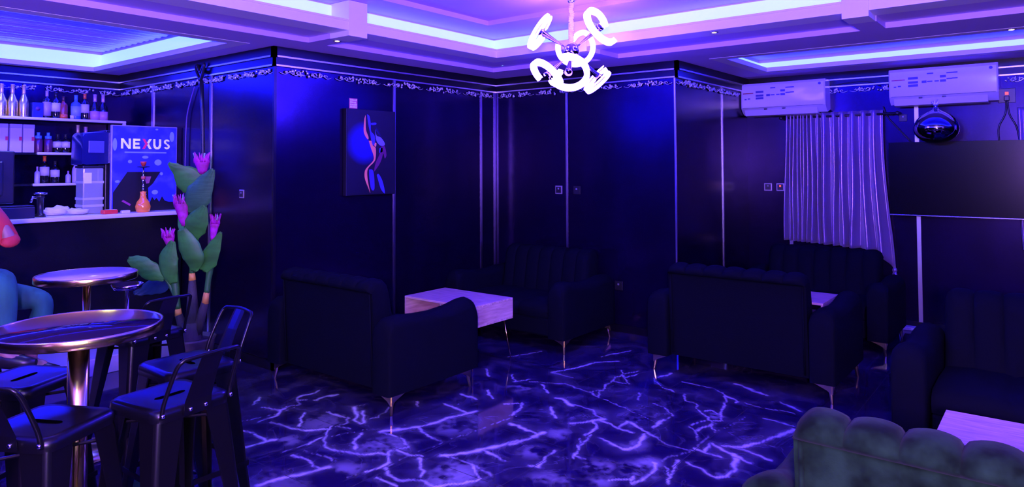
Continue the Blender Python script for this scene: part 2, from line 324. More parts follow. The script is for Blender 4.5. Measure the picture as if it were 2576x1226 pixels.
tc = N('ShaderNodeTexCoord'); nz = N('ShaderNodeTexNoise'); nz.inputs['Scale'].default_value = 2.2; nz.inputs['Detail'].default_value = 8; nz.inputs['Distortion'].default_value = 1.6; Lk(tc.outputs['Object'], nz.inputs['Vector'])
cr = N('ShaderNodeValToRGB'); cr.color_ramp.elements[0].position = .48; cr.color_ramp.elements[1].position = .75; cr.color_ramp.elements[0].color = (0, 0, 0, 1); cr.color_ramp.elements[1].color = (.07, .07, .07, 1); Lk(nz.outputs['Fac'], cr.inputs[0])
n3 = N('ShaderNodeTexNoise'); n3.inputs['Scale'].default_value = 1.7; n3.inputs['Detail'].default_value = 7; n3.inputs['Distortion'].default_value = 2.2; Lk(tc.outputs['Object'], n3.inputs['Vector'])
c3 = N('ShaderNodeValToRGB'); e = c3.color_ramp.elements; e[0].position = .485; e[0].color = (0, 0, 0, 1); e[1].position = .5; e[1].color = (.1, .1, .1, 1); q_ = e.new(.515); q_.color = (0, 0, 0, 1); Lk(n3.outputs['Fac'], c3.inputs[0])
a3 = N('ShaderNodeMath'); a3.operation = 'MULTIPLY'; Lk(c3.outputs[0], a3.inputs[0]); Lk(nz.outputs['Fac'], a3.inputs[1])
a4 = N('ShaderNodeMath'); a4.operation = 'ADD'; Lk(a3.outputs[0], a4.inputs[0])
ad = N('ShaderNodeMath'); ad.operation = 'ADD'; ad.use_clamp = True; Lk(att.outputs['Fac'], a4.inputs[1]); Lk(a4.outputs[0], ad.inputs[0]); Lk(cr.outputs[0], ad.inputs[1])
br = N('ShaderNodeTexBrick'); br.offset = 0; br.inputs['Scale'].default_value = 1; br.inputs['Brick Width'].default_value = .585; br.inputs['Row Height'].default_value = .585; br.inputs['Mortar Size'].default_value = .0022; br.inputs['Mortar Smooth'].default_value = .3
br.inputs['Color1'].default_value = br.inputs['Color2'].default_value = (1, 1, 1, 1); br.inputs['Mortar'].default_value = (0, 0, 0, 1)
mp = N('ShaderNodeMapping'); mp.inputs['Location'].default_value = (.22, .12, 0); Lk(tc.outputs['Object'], mp.inputs[0]); Lk(mp.outputs[0], br.inputs['Vector'])
mx = N('ShaderNodeMix'); mx.data_type = 'RGBA'; mx.inputs['A'].default_value = (.010, .004, .036, 1); mx.inputs['B'].default_value = (.62, .58, .66, 1); Lk(ad.outputs[0], mx.inputs['Factor'])
m2 = N('ShaderNodeMix'); m2.data_type = 'RGBA'; m2.inputs['A'].default_value = (.05, .045, .05, 1); Lk(br.outputs['Color'], m2.inputs['Factor']); Lk(mx.outputs['Result'], m2.inputs['B'])
Lk(m2.outputs['Result'], b.inputs['Base Color'])
me.materials.append(fm); fo = link(bpy.data.objects.new('floor', me)); struct('floor', fo)
# ---------------------------------------------------------------- sofas
def make_sofa(m, lobes=7, w=1.37, amp=.021, da=0):
    root = empty('sofa'); aw = .17; hb = w/2-aw-.01; H = w/2
    prof = [(.05, .14, 0), (.03, .45, 0), (.010, .765, 0), (-.010, .768, .15), (-.028, .785, .5), (-.03, .806, .8), (-.014, .832, 1), (.03, .845, 1), (.085, .85, 1), (.135, .835, 1), (.17, .80, 1), (.19, .74, 1), (.215, .6, 1), (.24, .42, .8), (.25, .28, 0), (.25, .14, 0)]
    n = lobes*12; bm = bmesh.new(); rings = []
    for i in range(n+1):
        y = -hb+2*hb*i/n; u = (i % 12)/12 if i < n else 0
        l = (1-math.sin(PI*u)**.45) if 0 < u < 1 else 1
        e = min(i, n-i); edge = 1-min(1, e/5)
        r = []
        for (x, z, a) in prof:
            dx, dz = .09-x, (.74-z) if z > .72 else 0; q = math.hypot(dx, dz) or 1
            k = amp*l*a+.03*edge*edge*a
            if i in (0, n): k += .012*a
            r.append((x+dx/q*k, y, z+dz/q*k))
        rings.append(r)
    loft(bm, rings); autosmooth(mesh('backrest', bm, m, root), 50)
    for s in (-1, 1): tubeobj('piping', [(.035, s*(hb-.022), .16), (.018, s*(hb-.022), .45), (.006, s*(hb-.022), .76)], .007, m, root, 6)
    box('seat_base', .22, .82, -hb+.004, hb-.004, .13, .30, m, root, .02)
    bm = bmesh.new(); n = 42; rings = []
    for i in range(n+1):
        y = -hb+.006+(2*hb-.012)*i/n; u = (i % 14)/14; l = .018*(1-math.sin(PI*u)**.4 if u > 0 else 1)
        rings.append([(.2, y, .295), (.2, y, .42-l), (.5, y, .435-l), (.79-l, y, .43-l), (.83-l, y, .40-l), (.845-l, y, .35), (.83-l, y, .3)])
    loft(bm, rings); autosmooth(mesh('seat_cushion', bm, m, root), 50)
    for s in (-1, 1):
        bm = bmesh.new(); rings = []; c = s*(H-aw/2)
        st = [(-.005, .43), (0.0, .55), (.015, .595), (.05, .617), (.15, .62), (.3, .605), (.45, .6), (.6, .612), (.72, .635), (.79, .64), (.83, .62), (.855, .57), (.86, .48)]
        for k, (x, h) in enumerate(st):
            h -= da*min(1, x/.3) if x > 0 else 0
            sh = (0.82, .93, .98, 1, 1, 1, 1, 1, 1, 1, .98, .92, .82)[k]; hw = aw/2*sh; r = []
            r.append((x, c-s*0-hw, .13)); 
            for q in range(9):
                a = PI-PI*q/8; r.append((x, c+hw*math.cos(a)*1.0, h-.075+.075*math.sin(a)))
            r.append((x, c+hw, .13)); rings.append(r)
        loft(bm, rings); autosmooth(mesh('armrest', bm, m, root), 50)
    for sx, x in ((1, .045), (-1, .80)):
        for s in (-1, 1):
            bm = bmesh.new(); y = s*(H-.035)
            tube(bm, [(x+sx*.015, y-s*.012, .13), (x+sx*.01, y-s*.008, .06), (x, y, 0)], [.016, .013, .009], 8)
            for d in ((sx, 0), (0, -s)):
                p = [(x, y, .132), (x+d[0]*.12, y+d[1]*.12, .132), (x+d[0]*.11, y+d[1]*.11, .118), (x+d[0]*.03, y+d[1]*.03, .085), (x, y, .06)]
                o = (.007 if d[1] else 0, .007 if d[0] else 0)
                loft(bm, [[(a-o[0], b-o[1], c_) for a, b, c_ in p], [(a+o[0], b+o[1], c_) for a, b, c_ in p]])
            mesh('leg', bm, champagne, root)
    return root
def place(o, x, y, rz=0, z=0, label=None, cat=None, group=None):
    o.location = (x, y, z); o.rotation_euler = (0, 0, rz); return tag(o, label, cat, group)
G = 'dark velvet sofas'
s1 = make_sofa(velvet2)
place(s1, 2.985, 4.035, 0, 0, 'dark velvet sofa seen from behind, left of the pale table below the framed picture', 'sofa', G)
s2 = copy_tree(s1); s2.scale.z = .94; place(s2, 5.70, 3.965, PI, 0, 'dark velvet sofa in the wall corner facing the pale table with its front legs showing', 'sofa', G)
place(copy_tree(s1), 4.93, 1.87, 0, 0, 'dark blue velvet sofa with its flat back to the camera, in front of the curtain', 'sofa', G)
s4 = copy_tree(s1); s4.scale.z = .94; place(s4, 7.26, 1.81, PI, 0, 'dark velvet sofa directly below the satin curtain against the wall', 'sofa', G)
place(copy_tree(s1), 5.03, .05, PI, 0, 'dark channel-backed velvet sofa under the television facing the camera', 'sofa', G)
s6 = make_sofa(velvet, amp=.03, da=.06)
place(s6, 2.20, .15, 0, 0, 'grey velvet sofa with scalloped back in the bottom right foreground', 'sofa', G)
# ---------------------------------------------------------------- coffee tables
def make_table():
    r = empty('coffee_table'); w, d = .39, .245      # half length along y, half depth along x
    bm = bmesh.new(); t = .018
    bx(bm, -d, d, -w, w, .50-t, .50, .002, 1); bx(bm, -d, d, -w, w, .33, .33+t, .002, 1)
    mesh('tabletop', bm, wood, r)
    box('side_panel', -d+.001, d-.001, -w+.001, -w+t, .33+t, .50-t, wood_side, r); box('side_panel', -d+.001, d-.001, w-t, w-.001, .33+t, .50-t, wood_side, r)
    box('divider', -d+.03, d-.03, -.006, .006, .33+t, .50-t, wood2, r)
    for sx in (-1, 1):
        for sy in (-1, 1): tubeobj('leg', [(sx*(d-.05), sy*(w-.06), .332), (sx*(d-.005), sy*(w-.02), 0)], [.007, .005], gold, r, 8)
    return r
tb = make_table()
place(tb, 4.30, 3.975, 0, 0, 'pale wood coffee table with open shelf and brass pin legs between two sofas', 'coffee table', 'pale wood coffee tables')
place(copy_tree(tb), 6.065, 1.87, 0, 0, 'pale wood coffee table mostly hidden behind the dark blue sofa, one corner showing', 'coffee table', 'pale wood coffee tables')
place(copy_tree(tb), 3.41, .03, 0, 0, 'pale wood coffee table at the right edge behind the grey foreground sofa', 'coffee table', 'pale wood coffee tables')
# ---------------------------------------------------------------- round bar tables
def make_bar_table(R, topm, h=1.0, pr=.036):
    r = empty('bar_table')
    lobj('tabletop', [(0, h-.012), (R-.006, h-.012), (R-.006, h-.003), (0, h-.003)], topm, r, n=64)
    bm = bmesh.new(); n = 72
    rings = [[(q*math.cos(2*PI*k/n), q*math.sin(2*PI*k/n), z) for q, z in ((R-.008, h-.036), (R+.002, h-.036), (R+.004, h-.033), (R+.004, h-.003), (R+.002, h), (R-.006, h), (R-.008, h-.004))] for k in range(n)]
    loft(bm, rings+[rings[0]], True, False); mesh('rim', bm, gold, r, smooth=True)
    lobj('underplate', [(0, h-.045), (.1, h-.045), (.1, h-.013), (0, h-.013)], gold, r)
    lobj('pole', [(pr, .02), (pr, .58), (pr+.003, .585), (pr+.003, .60), (pr, .605), (pr, h-.04)], gold, r, n=28)
    lobj('base_plate', [(0, 0), (.2, 0), (.2, .012), (.06, .022), (0, .03)], gold, r, n=40)
    return r
mirror_top = mat('smoked_glass_top', (.012, .006, .02), .05, spec=.12)
pale_top = mat('pale_table_top', (.5, .42, .6), .22)
t1 = make_bar_table(.285, mirror_top); place(t1, 1.06, 2.94, 0, 0, 'round bar table with dark mirrored top and thick gold rim, nearest the camera', 'bar table', 'round bar tables')
t2 = make_bar_table(.25, pale_top, pr=.02); place(t2, 1.59, 4.31, 0, 0, 'round bar table with pale glossy top on a thin gold pole, farther back', 'bar table', 'round bar tables')
st = empty('ashtray_stand', (1.76, 4.20, 0), 0, 'slim chrome pole stand with a small round tray behind the pale bar table', 'stand')
lobj('tray', [(0, .90), (.07, .90), (.085, .93), (.08, .93), (.06, .908), (0, .908)], chrome, st, n=28)
lobj('pole', [(.011, .02), (.011, .9)], chrome, st, n=12); lobj('base_plate', [(0, 0), (.13, 0), (.12, .015), (0, .022)], chrome, st, n=28)
# ---------------------------------------------------------------- metal bar stools, backrest at local -y
def make_stool(back=True):
    r = empty('bar_stool'); h = .76; a = .152
    def sq(hw, z, rad, n=5):
        p = []
        for (sx, sy, a0) in ((1, 1, 0), (-1, 1, 90), (-1, -1, 180), (1, -1, 270)):
            for k in range(n+1):
                t = math.radians(a0+90*k/n); p.append((sx*(hw-rad)+rad*math.cos(t), sy*(hw-rad)+rad*math.sin(t), z))
        return p
    bm = bmesh.new(); loft(bm, [sq(a, h-.045, .045), sq(a+.002, h-.03, .045), sq(a, h-.01, .045), sq(a-.012, h-.001, .04), sq(a-.03, h-.003, .03), sq(.03, h-.006, .02)])
    autosmooth(mesh('seat', bm, black_metal, r), 75)
    bm = bmesh.new(); p = [(.06*math.copysign(1, math.cos(t))*(.7)+.018*math.cos(t), .011*math.sin(t), 0) for t in [2*PI*k/24 for k in range(24)]]
    loft(bm, [[(x, y, h-.0052) for x, y, z in p], [(x, y, h-.0040) for x, y, z in p]]); mesh('handle_slot', bm, mat('slot_black', (.001, .001, .001), 1, spec=0), r)
    for sx in (-1, 1):
        for sy in (-1, 1):
            bm = bmesh.new(); rings = []
            for z, o, w in ((h-.03, .143, .10), (h-.06, .147, .098), (.4, .175, .066), (0, .212, .034)):
                # rounded outer corner sheet: L-shaped cross-section
                c = []
                pts = [(0, -w), (0, -.018)]+[(-.018+.018*math.cos(t), -.018+.018*math.sin(t)) for t in [0, PI/6, PI/3, PI/2]]+[(-.018, 0), (-w, 0)]
                inn = [(-w, -.006), (-.02, -.006), (-.006, -.02), (-.006, -w)]
                for u, v in pts+inn: c.append((sx*(o+u), sy*(o+v), z))
                rings.append(c)
            loft(bm, rings); autosmooth(mesh('leg', bm, black_metal, r), 40)
            f = .213; box('foot_cap', sx*(f-.02)-.018, sx*(f-.02)+.018, sy*(f-.02)-.018, sy*(f-.02)+.018, 0, .012, plastic_b, r, .004)
    q = .182
    bm = bmesh.new()
    for p0, p1 in (((-q, -q), (q, -q)), ((q, -q), (q, q)), ((q, q), (-q, q)), ((-q, q), (-q, -q))):
        d = Vector((p1[0]-p0[0], p1[1]-p0[1], 0)).normalized(); w = Vector((-d.y, d.x, 0))*.003
        A = Vector((*p0, 0)); B = Vector((*p1, 0))
        loft(bm, [[A+w+Vector((0, 0, .30)), A-w+Vector((0, 0, .30)), A-w+Vector((0, 0, .322)), A+w+Vector((0, 0, .322))], [B+w+Vector((0, 0, .30)), B-w+Vector((0, 0, .30)), B-w+Vector((0, 0, .322)), B+w+Vector((0, 0, .322))]])
    mesh('footrest', bm, black_metal, r)
    bm = bmesh.new(); tube(bm, [(-.13, -.13, .66), (.13, .13, .66)], .006, 6); tube(bm, [(.13, -.13, .672), (-.13, .13, .672)], .006, 6); mesh('cross_brace', bm, black_metal, r)
    if back:
        pts = catmull([(-.135, -.157, .735), (-.133, -.168, .79), (-.125, -.215, .90), (-.118, -.232, .93)], 4)+catmull([(-.105, -.238, .94), (0, -.25, .945), (.105, -.238, .94)], 4)+catmull([(.118, -.232, .93), (.125, -.215, .90), (.133, -.168, .79), (.135, -.157, .735)], 4)
        tubeobj('back_frame', pts, .0075, black_metal, r, 10)
        bm = bmesh.new(); rings = []
        for y, z, w in ((-.157, .725, .055), (-.162, .77, .052), (-.2, .86, .045), (-.242, .942, .042)):
            rings.append([(-w, y-.002, z), (-w*.5, y+.004, z), (w*.5, y+.004, z), (w, y-.002, z), (w, y-.006, z), (-w, y-.006, z)])
        loft(bm, rings); mesh('back_splat', bm, black_metal, r)
        for x, z in ((-.135, .745), (.135, .745), (-.03, .74), (.03, .74)):
            bm = bmesh.new(); bmesh.ops.create_uvsphere(bm, u_segments=10, v_segments=6, radius=.008, matrix=Matrix.Translation((x, -.166, z)) @ Matrix.Diagonal((1, .7, 1, 1))); mesh('bolt', bm, chrome, r, smooth=True)
    return r
GS = 'black metal bar stools'
sa = make_stool(); place(sa, 1.245, 2.60, math.radians(8), 0, 'black metal bar stool with low open back, nearest right of the gold-rimmed table', 'bar stool', GS)
place(copy_tree(sa), 1.50, 2.98, math.radians(90), 0, 'black metal bar stool with light-edged low back in front of the artificial plant', 'bar stool', GS)
place(copy_tree(sa), .865, 2.66, math.radians(-62), 0, 'black metal bar stool cut off by the bottom left corner', 'bar stool', GS)
place(copy_tree(sa), 1.64, 3.74, math.radians(8), 0, 'black metal bar stool half hidden behind the gold-rimmed mirrored table', 'bar stool', GS)
sb = make_stool(False); place(sb, .99, 3.29, math.radians(28), 0, 'backless black metal stool left of the gold pole, under the mirrored table', 'bar stool', GS)
# ---------------------------------------------------------------- chandelier
ch = empty('chandelier', (4.366, 2.869, 0), 0, 'modern chandelier of six glowing ring lamps on chrome horn arms hanging from a wrapped cord', 'chandelier')
HZ = 2.461
lobj('canopy', [(0, 2.83), (.022, 2.83), (.03, 2.84), (.03, 2.85), (0, 2.85)], chrome, ch)
bm = bmesh.new(); prof = []; k = 0
z = 2.83; rs2 = random.Random(4)
while z > HZ+.055:
    prof += [(.013, z), (.020+rs2.uniform(-.003, .004), z-.006), (.013, z-.012)]; z -= .0135
rings = [[(r*math.cos(2*PI*q/14)+.003*math.sin(zz_*90), r*math.sin(2*PI*q/14)+.003*math.cos(zz_*70), zz_+.005*math.sin(2*PI*q/14+zz_*60)) for q in range(14)] for r, zz_ in prof]
loft(bm, rings); mesh('cord_cover', bm, mat('cream_fabric', (.7, .65, .6), .8), ch, smooth=True)
bm = bmesh.new(); bmesh.ops.create_uvsphere(bm, u_segments=28, v_segments=18, radius=.058, matrix=Matrix.Translation((0, 0, HZ))); mesh('hub', bm, mat('lamp_chrome', (.25, .2, .3), .1, 1), ch, smooth=True)
UPV = Vector((0, 0, 1)); TOW = -FLATF
def ring_lamp(dv, L, R, gap0, sweep, phase):
    d = (RIGHT*dv[0]+UPV*dv[1]+TOW*dv[2]).normalized(); c0 = Vector((0, 0, HZ)); C_ = c0+d*L
    u = d.orthogonal().normalized(); v = d.cross(u)
    a = mesh_arm(d, c0, L); 
    for off, w, hw in ((0, .02, .0205), (-.027, .008, .018)):
        n = 90; path = []
        for k in range(n+1):
            t = k/n; an = phase+sweep*t; q = min(1, t/.22); rad = R*(.42+.58*(q*q*(3-2*q)))
            path.append(C_+(u*math.cos(an)+v*math.sin(an))*rad+d*(off+.02))
        bm = bmesh.new(); rings = []
        for k in range(n+1):
            tg = (path[min(k+1, n)]-path[max(k-1, 0)]).normalized(); sd = tg.cross(d).normalized()
            rings.append([path[k]+sd*hw*x+d*w*.5*z for x, z in ((-1, -.8), (-.8, -1), (.8, -1), (1, -.8), (1, .8), (.8, 1), (-.8, 1), (-1, .8))])
        loft(bm, rings); mesh('lamp_ring' if off == 0 else 'rear_lamp_ring', bm, ring_m, a)
    return a
def mesh_arm(d, c0, L):
    bm = bmesh.new(); tube(bm, [c0+d*.05, c0+d*.1, c0+d*(L-.06), c0+d*(L-.01), c0+d*(L+.015)], [.006, .008, .019, .027, .029], 16)
    o = mesh('arm', bm, mat('lamp_chrome', (.25, .2, .3), .1, 1), ch, smooth=True)
    bm = bmesh.new(); tube(bm, [c0+d*.047, c0+d*.06], [.014, .014], 14); mesh('collar', bm, chrome, ch, smooth=True)
    return o
for dv, L, R, sweep, ph in (((-.84, .46, .30), .275, .13, 5.4, 1.0), ((.64, .48, .60), .30, .14, 5.2, 2.4), ((.18, .26, -.95), .29, .14, 5.3, .5), ((-.15, -.66, .74), .28, .135, 5.3, 3.6), ((-.66, -.68, .30), .28, .13, 4.9, 4.2), ((.73, -.66, -.22), .29, .13, 5.2, 5.0)): ring_lamp(dv, L, R, 0, sweep, ph)
# small ceiling spots and sensors
def spotlight(x, y, z, r, col, label, power):
    e = empty('recessed_spotlight', (x, y, z), 0, label, 'ceiling light', 'small lamps set flush into the ceiling')
    lobj('trim_ring', [(r*1.0, -.004), (r*1.45, -.004), (r*1.5, 0), (r*1.0, .0)], silver, e)
    lobj('lens', [(0, -.006), (r*.7, -.005), (r, -.002), (r, .0), (0, 0)], mat('lens_'+label[:9], (.8, .8, .8), .4, emit=col, estr=power), e, n=16)
WARM = (3, 1.6, .9)
spotlight(3.275, 4.27, 2.549, .022, WARM, 'warm round ceiling spotlight on the beam above the framed picture', 3)
spotlight(4.98, 2.0, 2.589, .022, WARM, 'warm round ceiling spotlight right of the chandelier', 3)
spotlight(6.02, .24, 2.549, .022, WARM, 'warm round ceiling spotlight at the far right edge of the ceiling', 3)
def bar_light(x, y, label):
    spotlight(x, y, 2.752, .06, (2.2, 2.2, 2.4), label, 3); lamp('bar_spot', 'SPOT', (x, y, 2.73), (1, .95, .8), 22, .05, (x, y+.25, 0), 2.3, .8)
bar_light(1.75, 6.95, 'white round ceiling light above the gold bottles behind the bar'); bar_light(2.35, 5.6, 'white round ceiling light in the bar recess nearer the plant')
spotlight(5.30, 4.30, 2.589, .012, (.1, .6, .8), 'tiny teal ceiling light just above the corner left of the chandelier', 1)
spotlight(6.62, 1.92, 2.689, .012, (.1, .6, .8), 'tiny teal ceiling light in the recess above the left air conditioner', 1)
# ---------------------------------------------------------------- framed picture and sticker
fr = empty('framed_picture', (0, 0, 0), 0, 'dark canvas picture of an orange-lit arched figure on a blue glow, hung on the wall', 'picture')
y1, y0 = YA, YA-.045
box('canvas', 3.80, 4.365, y0, y1, 1.34, 2.10, mat('canvas_black', (.004, .004, .008), .5), fr, .004)
def flat(name, pts, mt, y, t=.0015, par=None):
    bm = bmesh.new(); loft(bm, [[(x, y, z) for x, z in pts], [(x, y-t, z) for x, z in pts]]); return mesh(name, bm, mt, par)
pxm = lambda pts: [(3.795+(x-58)/(705-58)*.578+.0, 2.118-(z-160)/(1190-160)*.79) for x, z in pts]
gm = bpy.data.materials.new('blue_glow_paint'); gm.use_nodes = True; nt = gm.node_tree; b = nt.nodes['Principled BSDF']; b.inputs['Roughness'].default_value = .5
tc = nt.nodes.new('ShaderNodeTexCoord'); mp = nt.nodes.new('ShaderNodeMapping'); mp.vector_type = 'POINT'
mp.inputs['Location'].default_value = (-4.00/.21, 0, -1.80/.2); mp.inputs['Scale'].default_value = (1/.21, 0, 1/.2)
gr = nt.nodes.new('ShaderNodeTexGradient'); gr.gradient_type = 'SPHERICAL'; rp = nt.nodes.new('ShaderNodeValToRGB'); rp.color_ramp.elements[0].color = (.004, .004, .008, 1); rp.color_ramp.elements[1].color = (.01, .01, .5, 1); rp.color_ramp.elements[1].position = .8
nt.links.new(tc.outputs['Object'], mp.inputs[0]); nt.links.new(mp.outputs[0], gr.inputs[0]); nt.links.new(gr.outputs[0], rp.inputs[0]); nt.links.new(rp.outputs[0], b.inputs['Base Color'])
flat('print', [(3.81, 1.35), (4.355, 1.35), (4.355, 2.09), (3.81, 2.09)], gm, y0-.0002, .001, fr)
dark = mat('print_dark', (.008, .006, .012), .5); orange = mat('print_orange', (.95, .3, .12), .5); blue = mat('print_blue', (.06, .06, .7), .5); maroon = mat('print_maroon', (.14, .02, .08), .5); bluel = mat('print_blue_light', (.2, .2, 1), .5)
body = [(320, 235), (350, 270), (372, 330), (430, 330), (432, 420), (500, 500), (552, 580), (570, 700), (545, 750), (530, 700), (500, 820), (450, 930), (500, 980), (550, 1160), (350, 1160), (310, 1060), (288, 950), (305, 880), (400, 780), (400, 700), (370, 620), (340, 540), (285, 480), (278, 400), (290, 270)]
flat('painted_figure', pxm(body), dark, y0-.0012, .001, fr)
def smooth_poly(pts): return [(p.x, p.y) for p in catmull([(*p, 0) for p in pts+[pts[0]]], 4)[:-1]]
for pts, mm in (([(300, 245), (283, 300), (275, 430), (295, 490), (330, 530), (336, 500), (305, 420), (300, 330)], orange), ([(340, 545), (378, 548), (392, 600), (430, 630), (428, 750), (400, 800), (345, 850), (322, 900), (328, 1000), (360, 1150), (335, 1090), (300, 1010), (287, 940), (305, 870), (395, 780), (402, 720), (372, 640)], orange),
                ([(318, 240), (345, 255), (362, 330), (368, 430), (412, 480), (420, 560), (400, 600), (378, 560), (352, 430), (330, 330)], blue), ([(425, 410), (440, 480), (500, 505), (552, 580), (500, 600), (450, 560), (430, 500)], bluel), ([(370, 335), (430, 330), (432, 350), (375, 358)], blue),
                ([(500, 610), (545, 600), (572, 700), (550, 750), (530, 690), (495, 790), (440, 870), (410, 900), (430, 800), (480, 700)], maroon), ([(445, 945), (470, 935), (520, 1020), (552, 1160), (505, 1120), (478, 1050)], blue), ([(345, 880), (400, 900), (415, 1100), (375, 1110), (350, 990)], mat('print_dim_blue', (.05, .04, .35), .5)), ([(480, 630), (515, 625), (520, 670), (478, 680)], blue), ([(412, 565), (438, 570), (432, 612), (412, 600)], orange)):
    flat('painted_highlight', pxm(smooth_poly(pts)), mm, y0-.0024, .0008, fr)
stk = empty('wall_sticker', (0, 0, 0), 0, 'small square white and red paper notice stuck on the wall above the picture', 'sticker')
flat('paper', [(3.865, 2.105), (3.955, 2.105), (3.955, 2.195), (3.865, 2.195)], mat('sticker_red', (.6, .12, .2), .6), YA-.0005, .002, stk)
bm = bmesh.new(); rs2 = random.Random(2)
for r_ in range(4):
    x = 3.873
    while x < 3.94:
        w = rs2.uniform(.008, .022); bx(bm, x, min(x+w, 3.948), YA-.0035, YA-.0026, 2.112+r_*.02, 2.125+r_*.02+rs2.uniform(0, .004)); x += w+.003
mesh('printed_marks', bm, mat('sticker_white', (.85, .8, .85), .6), stk)
# ---------------------------------------------------------------- wall sockets
def socket(name, axis, p, label, on=False, dk=False, w=.085):
    e = empty(name, p, 0, label, 'socket', 'wall sockets and switches'); h = w/2
    B = (lambda a, b, c, d, z0, z1: (a, b, c, d, z0, z1))
    def bb(nm, d0, d1, a0, a1, z0, z1, mt, bev=0):
        if axis == 'x': box(nm, -d1, -d0, a0, a1, z0, z1, mt, e, bev)
        else: box(nm, a0, a1, -d1, -d0, z0, z1, mt, e, bev)
    bb('plate', 0, .008, -h, h, -h, h, plastic_b if dk else mat('chrome_plate', (.45, .4, .42), .35, .6), .003)
    bb('insert', .008, .011, -h*.72, h*.72, -h*.72, h*.72, plastic_b)
    bb('rocker', .011, .014, -h*.2, h*.2, h*.1, h*.5, mat('red_neon', (.8, .05, .02), .5, emit=(2.5, .15, .05), estr=1) if on else mat('rocker_grey', (.2, .2, .22), .4))
    return e
socket('wall_socket', 'x', (XD, 2.51, 1.35), 'dark wall switch plate left of its twin beside the curtain')
socket('wall_socket', 'x', (XD, 2.378, 1.35), 'dark wall socket with red light next to the curtain edge', True)
socket('wall_socket', 'x', (XB, 4.03, 1.345), 'small light wall switch in the middle of the centre wall, left of the metal strip')
socket('wall_socket', 'x', (XB, 3.81, 1.345), 'dark wall socket right of the metal strip on the centre wall', False, True)
socket('wall_socket', 'x', (XB, 3.34, .44), 'low dark wall socket near the floor right of the corner sofa', False, True)
socket('wall_socket', 'x', (XD, .355, 2.215), 'black socket with red light at the end of the right air conditioner', True, True, .13)
socket('wall_socket', 'x', (XD, 1.19, 2.05), 'small socket behind the end of the curtain rod', False, True, .07)
socket('wall_switch', 'x', (XA, 5.33, 1.37), 'brown wall switch on the dark wall right of the artificial plant', False, False, .07)
# ---------------------------------------------------------------- air conditioners
acw = mat('ac_white', (.62, .58, .68), .22, coat=.5)
def make_ac(L, H=.34, D=.21):
    r = empty('air_conditioner')
    def prof(y, k=1):  # x outwards is negative
        return [(0, y, 0.03), (-D*.55*k, y, .0), (-D*.8*k, y, .035), (-D*.97*k, y, .07), (-D*k, y, .12), (-D*k, y, H-.03), (-D*.93*k, y, H-.005), (0, y, H)]
    bm = bmesh.new(); loft(bm, [prof(-L/2, .96), prof(-L/2+.012), prof(L/2-.012), prof(L/2, .96)]); autosmooth(mesh('casing', bm, acw, r), 30)
    bm = bmesh.new(); loft(bm, [[(-D*.50, y, -.022), (-D*.85, y, -.012), (-D*.98, y, .048), (-D*.9, y, .04), (-D*.78, y, .0), (-D*.5, y, -.01)] for y in (-L/2+.08, L/2-.04)]); mesh('vent_flap', bm, acw, r)
    box('front_seam', -D-.001, -D*.9, -L/2+.02, L/2-.02, .07, .073, mat('seam_dark', (.02, .02, .03), .6), r)
    for y in (-.02, .17): box('flap_clip', -D*.99, -D*.9, y-.015, y+.015, .045, .06, plastic_b, r)
    bm = bmesh.new(); xf = -D-.0022
    def mk(y0, y1, z0, z1): bx(bm, xf, xf+.002, y0, y1, z0, z1)
    S = L/2; t = lambda u: S-L*u
    rs3 = random.Random(5)
    for u0, u1 in ((.19, .285), (.32, .365), (.49, .545)):
        for zz_ in (H-.085, H-.125, H-.155):
            mk(t(u1), t(u0), zz_-.025, zz_-.003) if rs3.random() < .8 else None
    for u0, u1, zz_ in ((.37, .43, H-.07), (.37, .42, H-.145), (.44, .48, H-.145), (.55, .65, H-.075), (.55, .60, H-.13), (.6, .65, H-.128), (.05, .075, H-.18), (.09, .12, H-.175)): mk(t(u1), t(u0), zz_, zz_+.012)
    mesh('printed_label', bm, mat('label_blue', (.06, .05, .3), .5), r)
    bm = bmesh.new(); mk(t(.16), t(.03), H-.115, H-.105); mesh('red_line', bm, mat('label_red', (.35, .02, .05), .5), r)
    bm = bmesh.new(); tube(bm, [(-D-.003, t(.94), H-.05), (-D+.001, t(.94), H-.05)], .014, 16); mesh('round_badge', bm, mat('label_blue', (.06, .05, .3), .5), r)
    return r
ac = make_ac(.87); place(ac, XD, 2.29, 0, 2.14, 'white split air conditioner left, above the curtain', 'air conditioner', 'wall air conditioners')
ac2 = copy_tree(ac); place(ac2, XD, .84, 0, 2.17, 'white split air conditioner right, above the television and balloon', 'air conditioner', 'wall air conditioners')
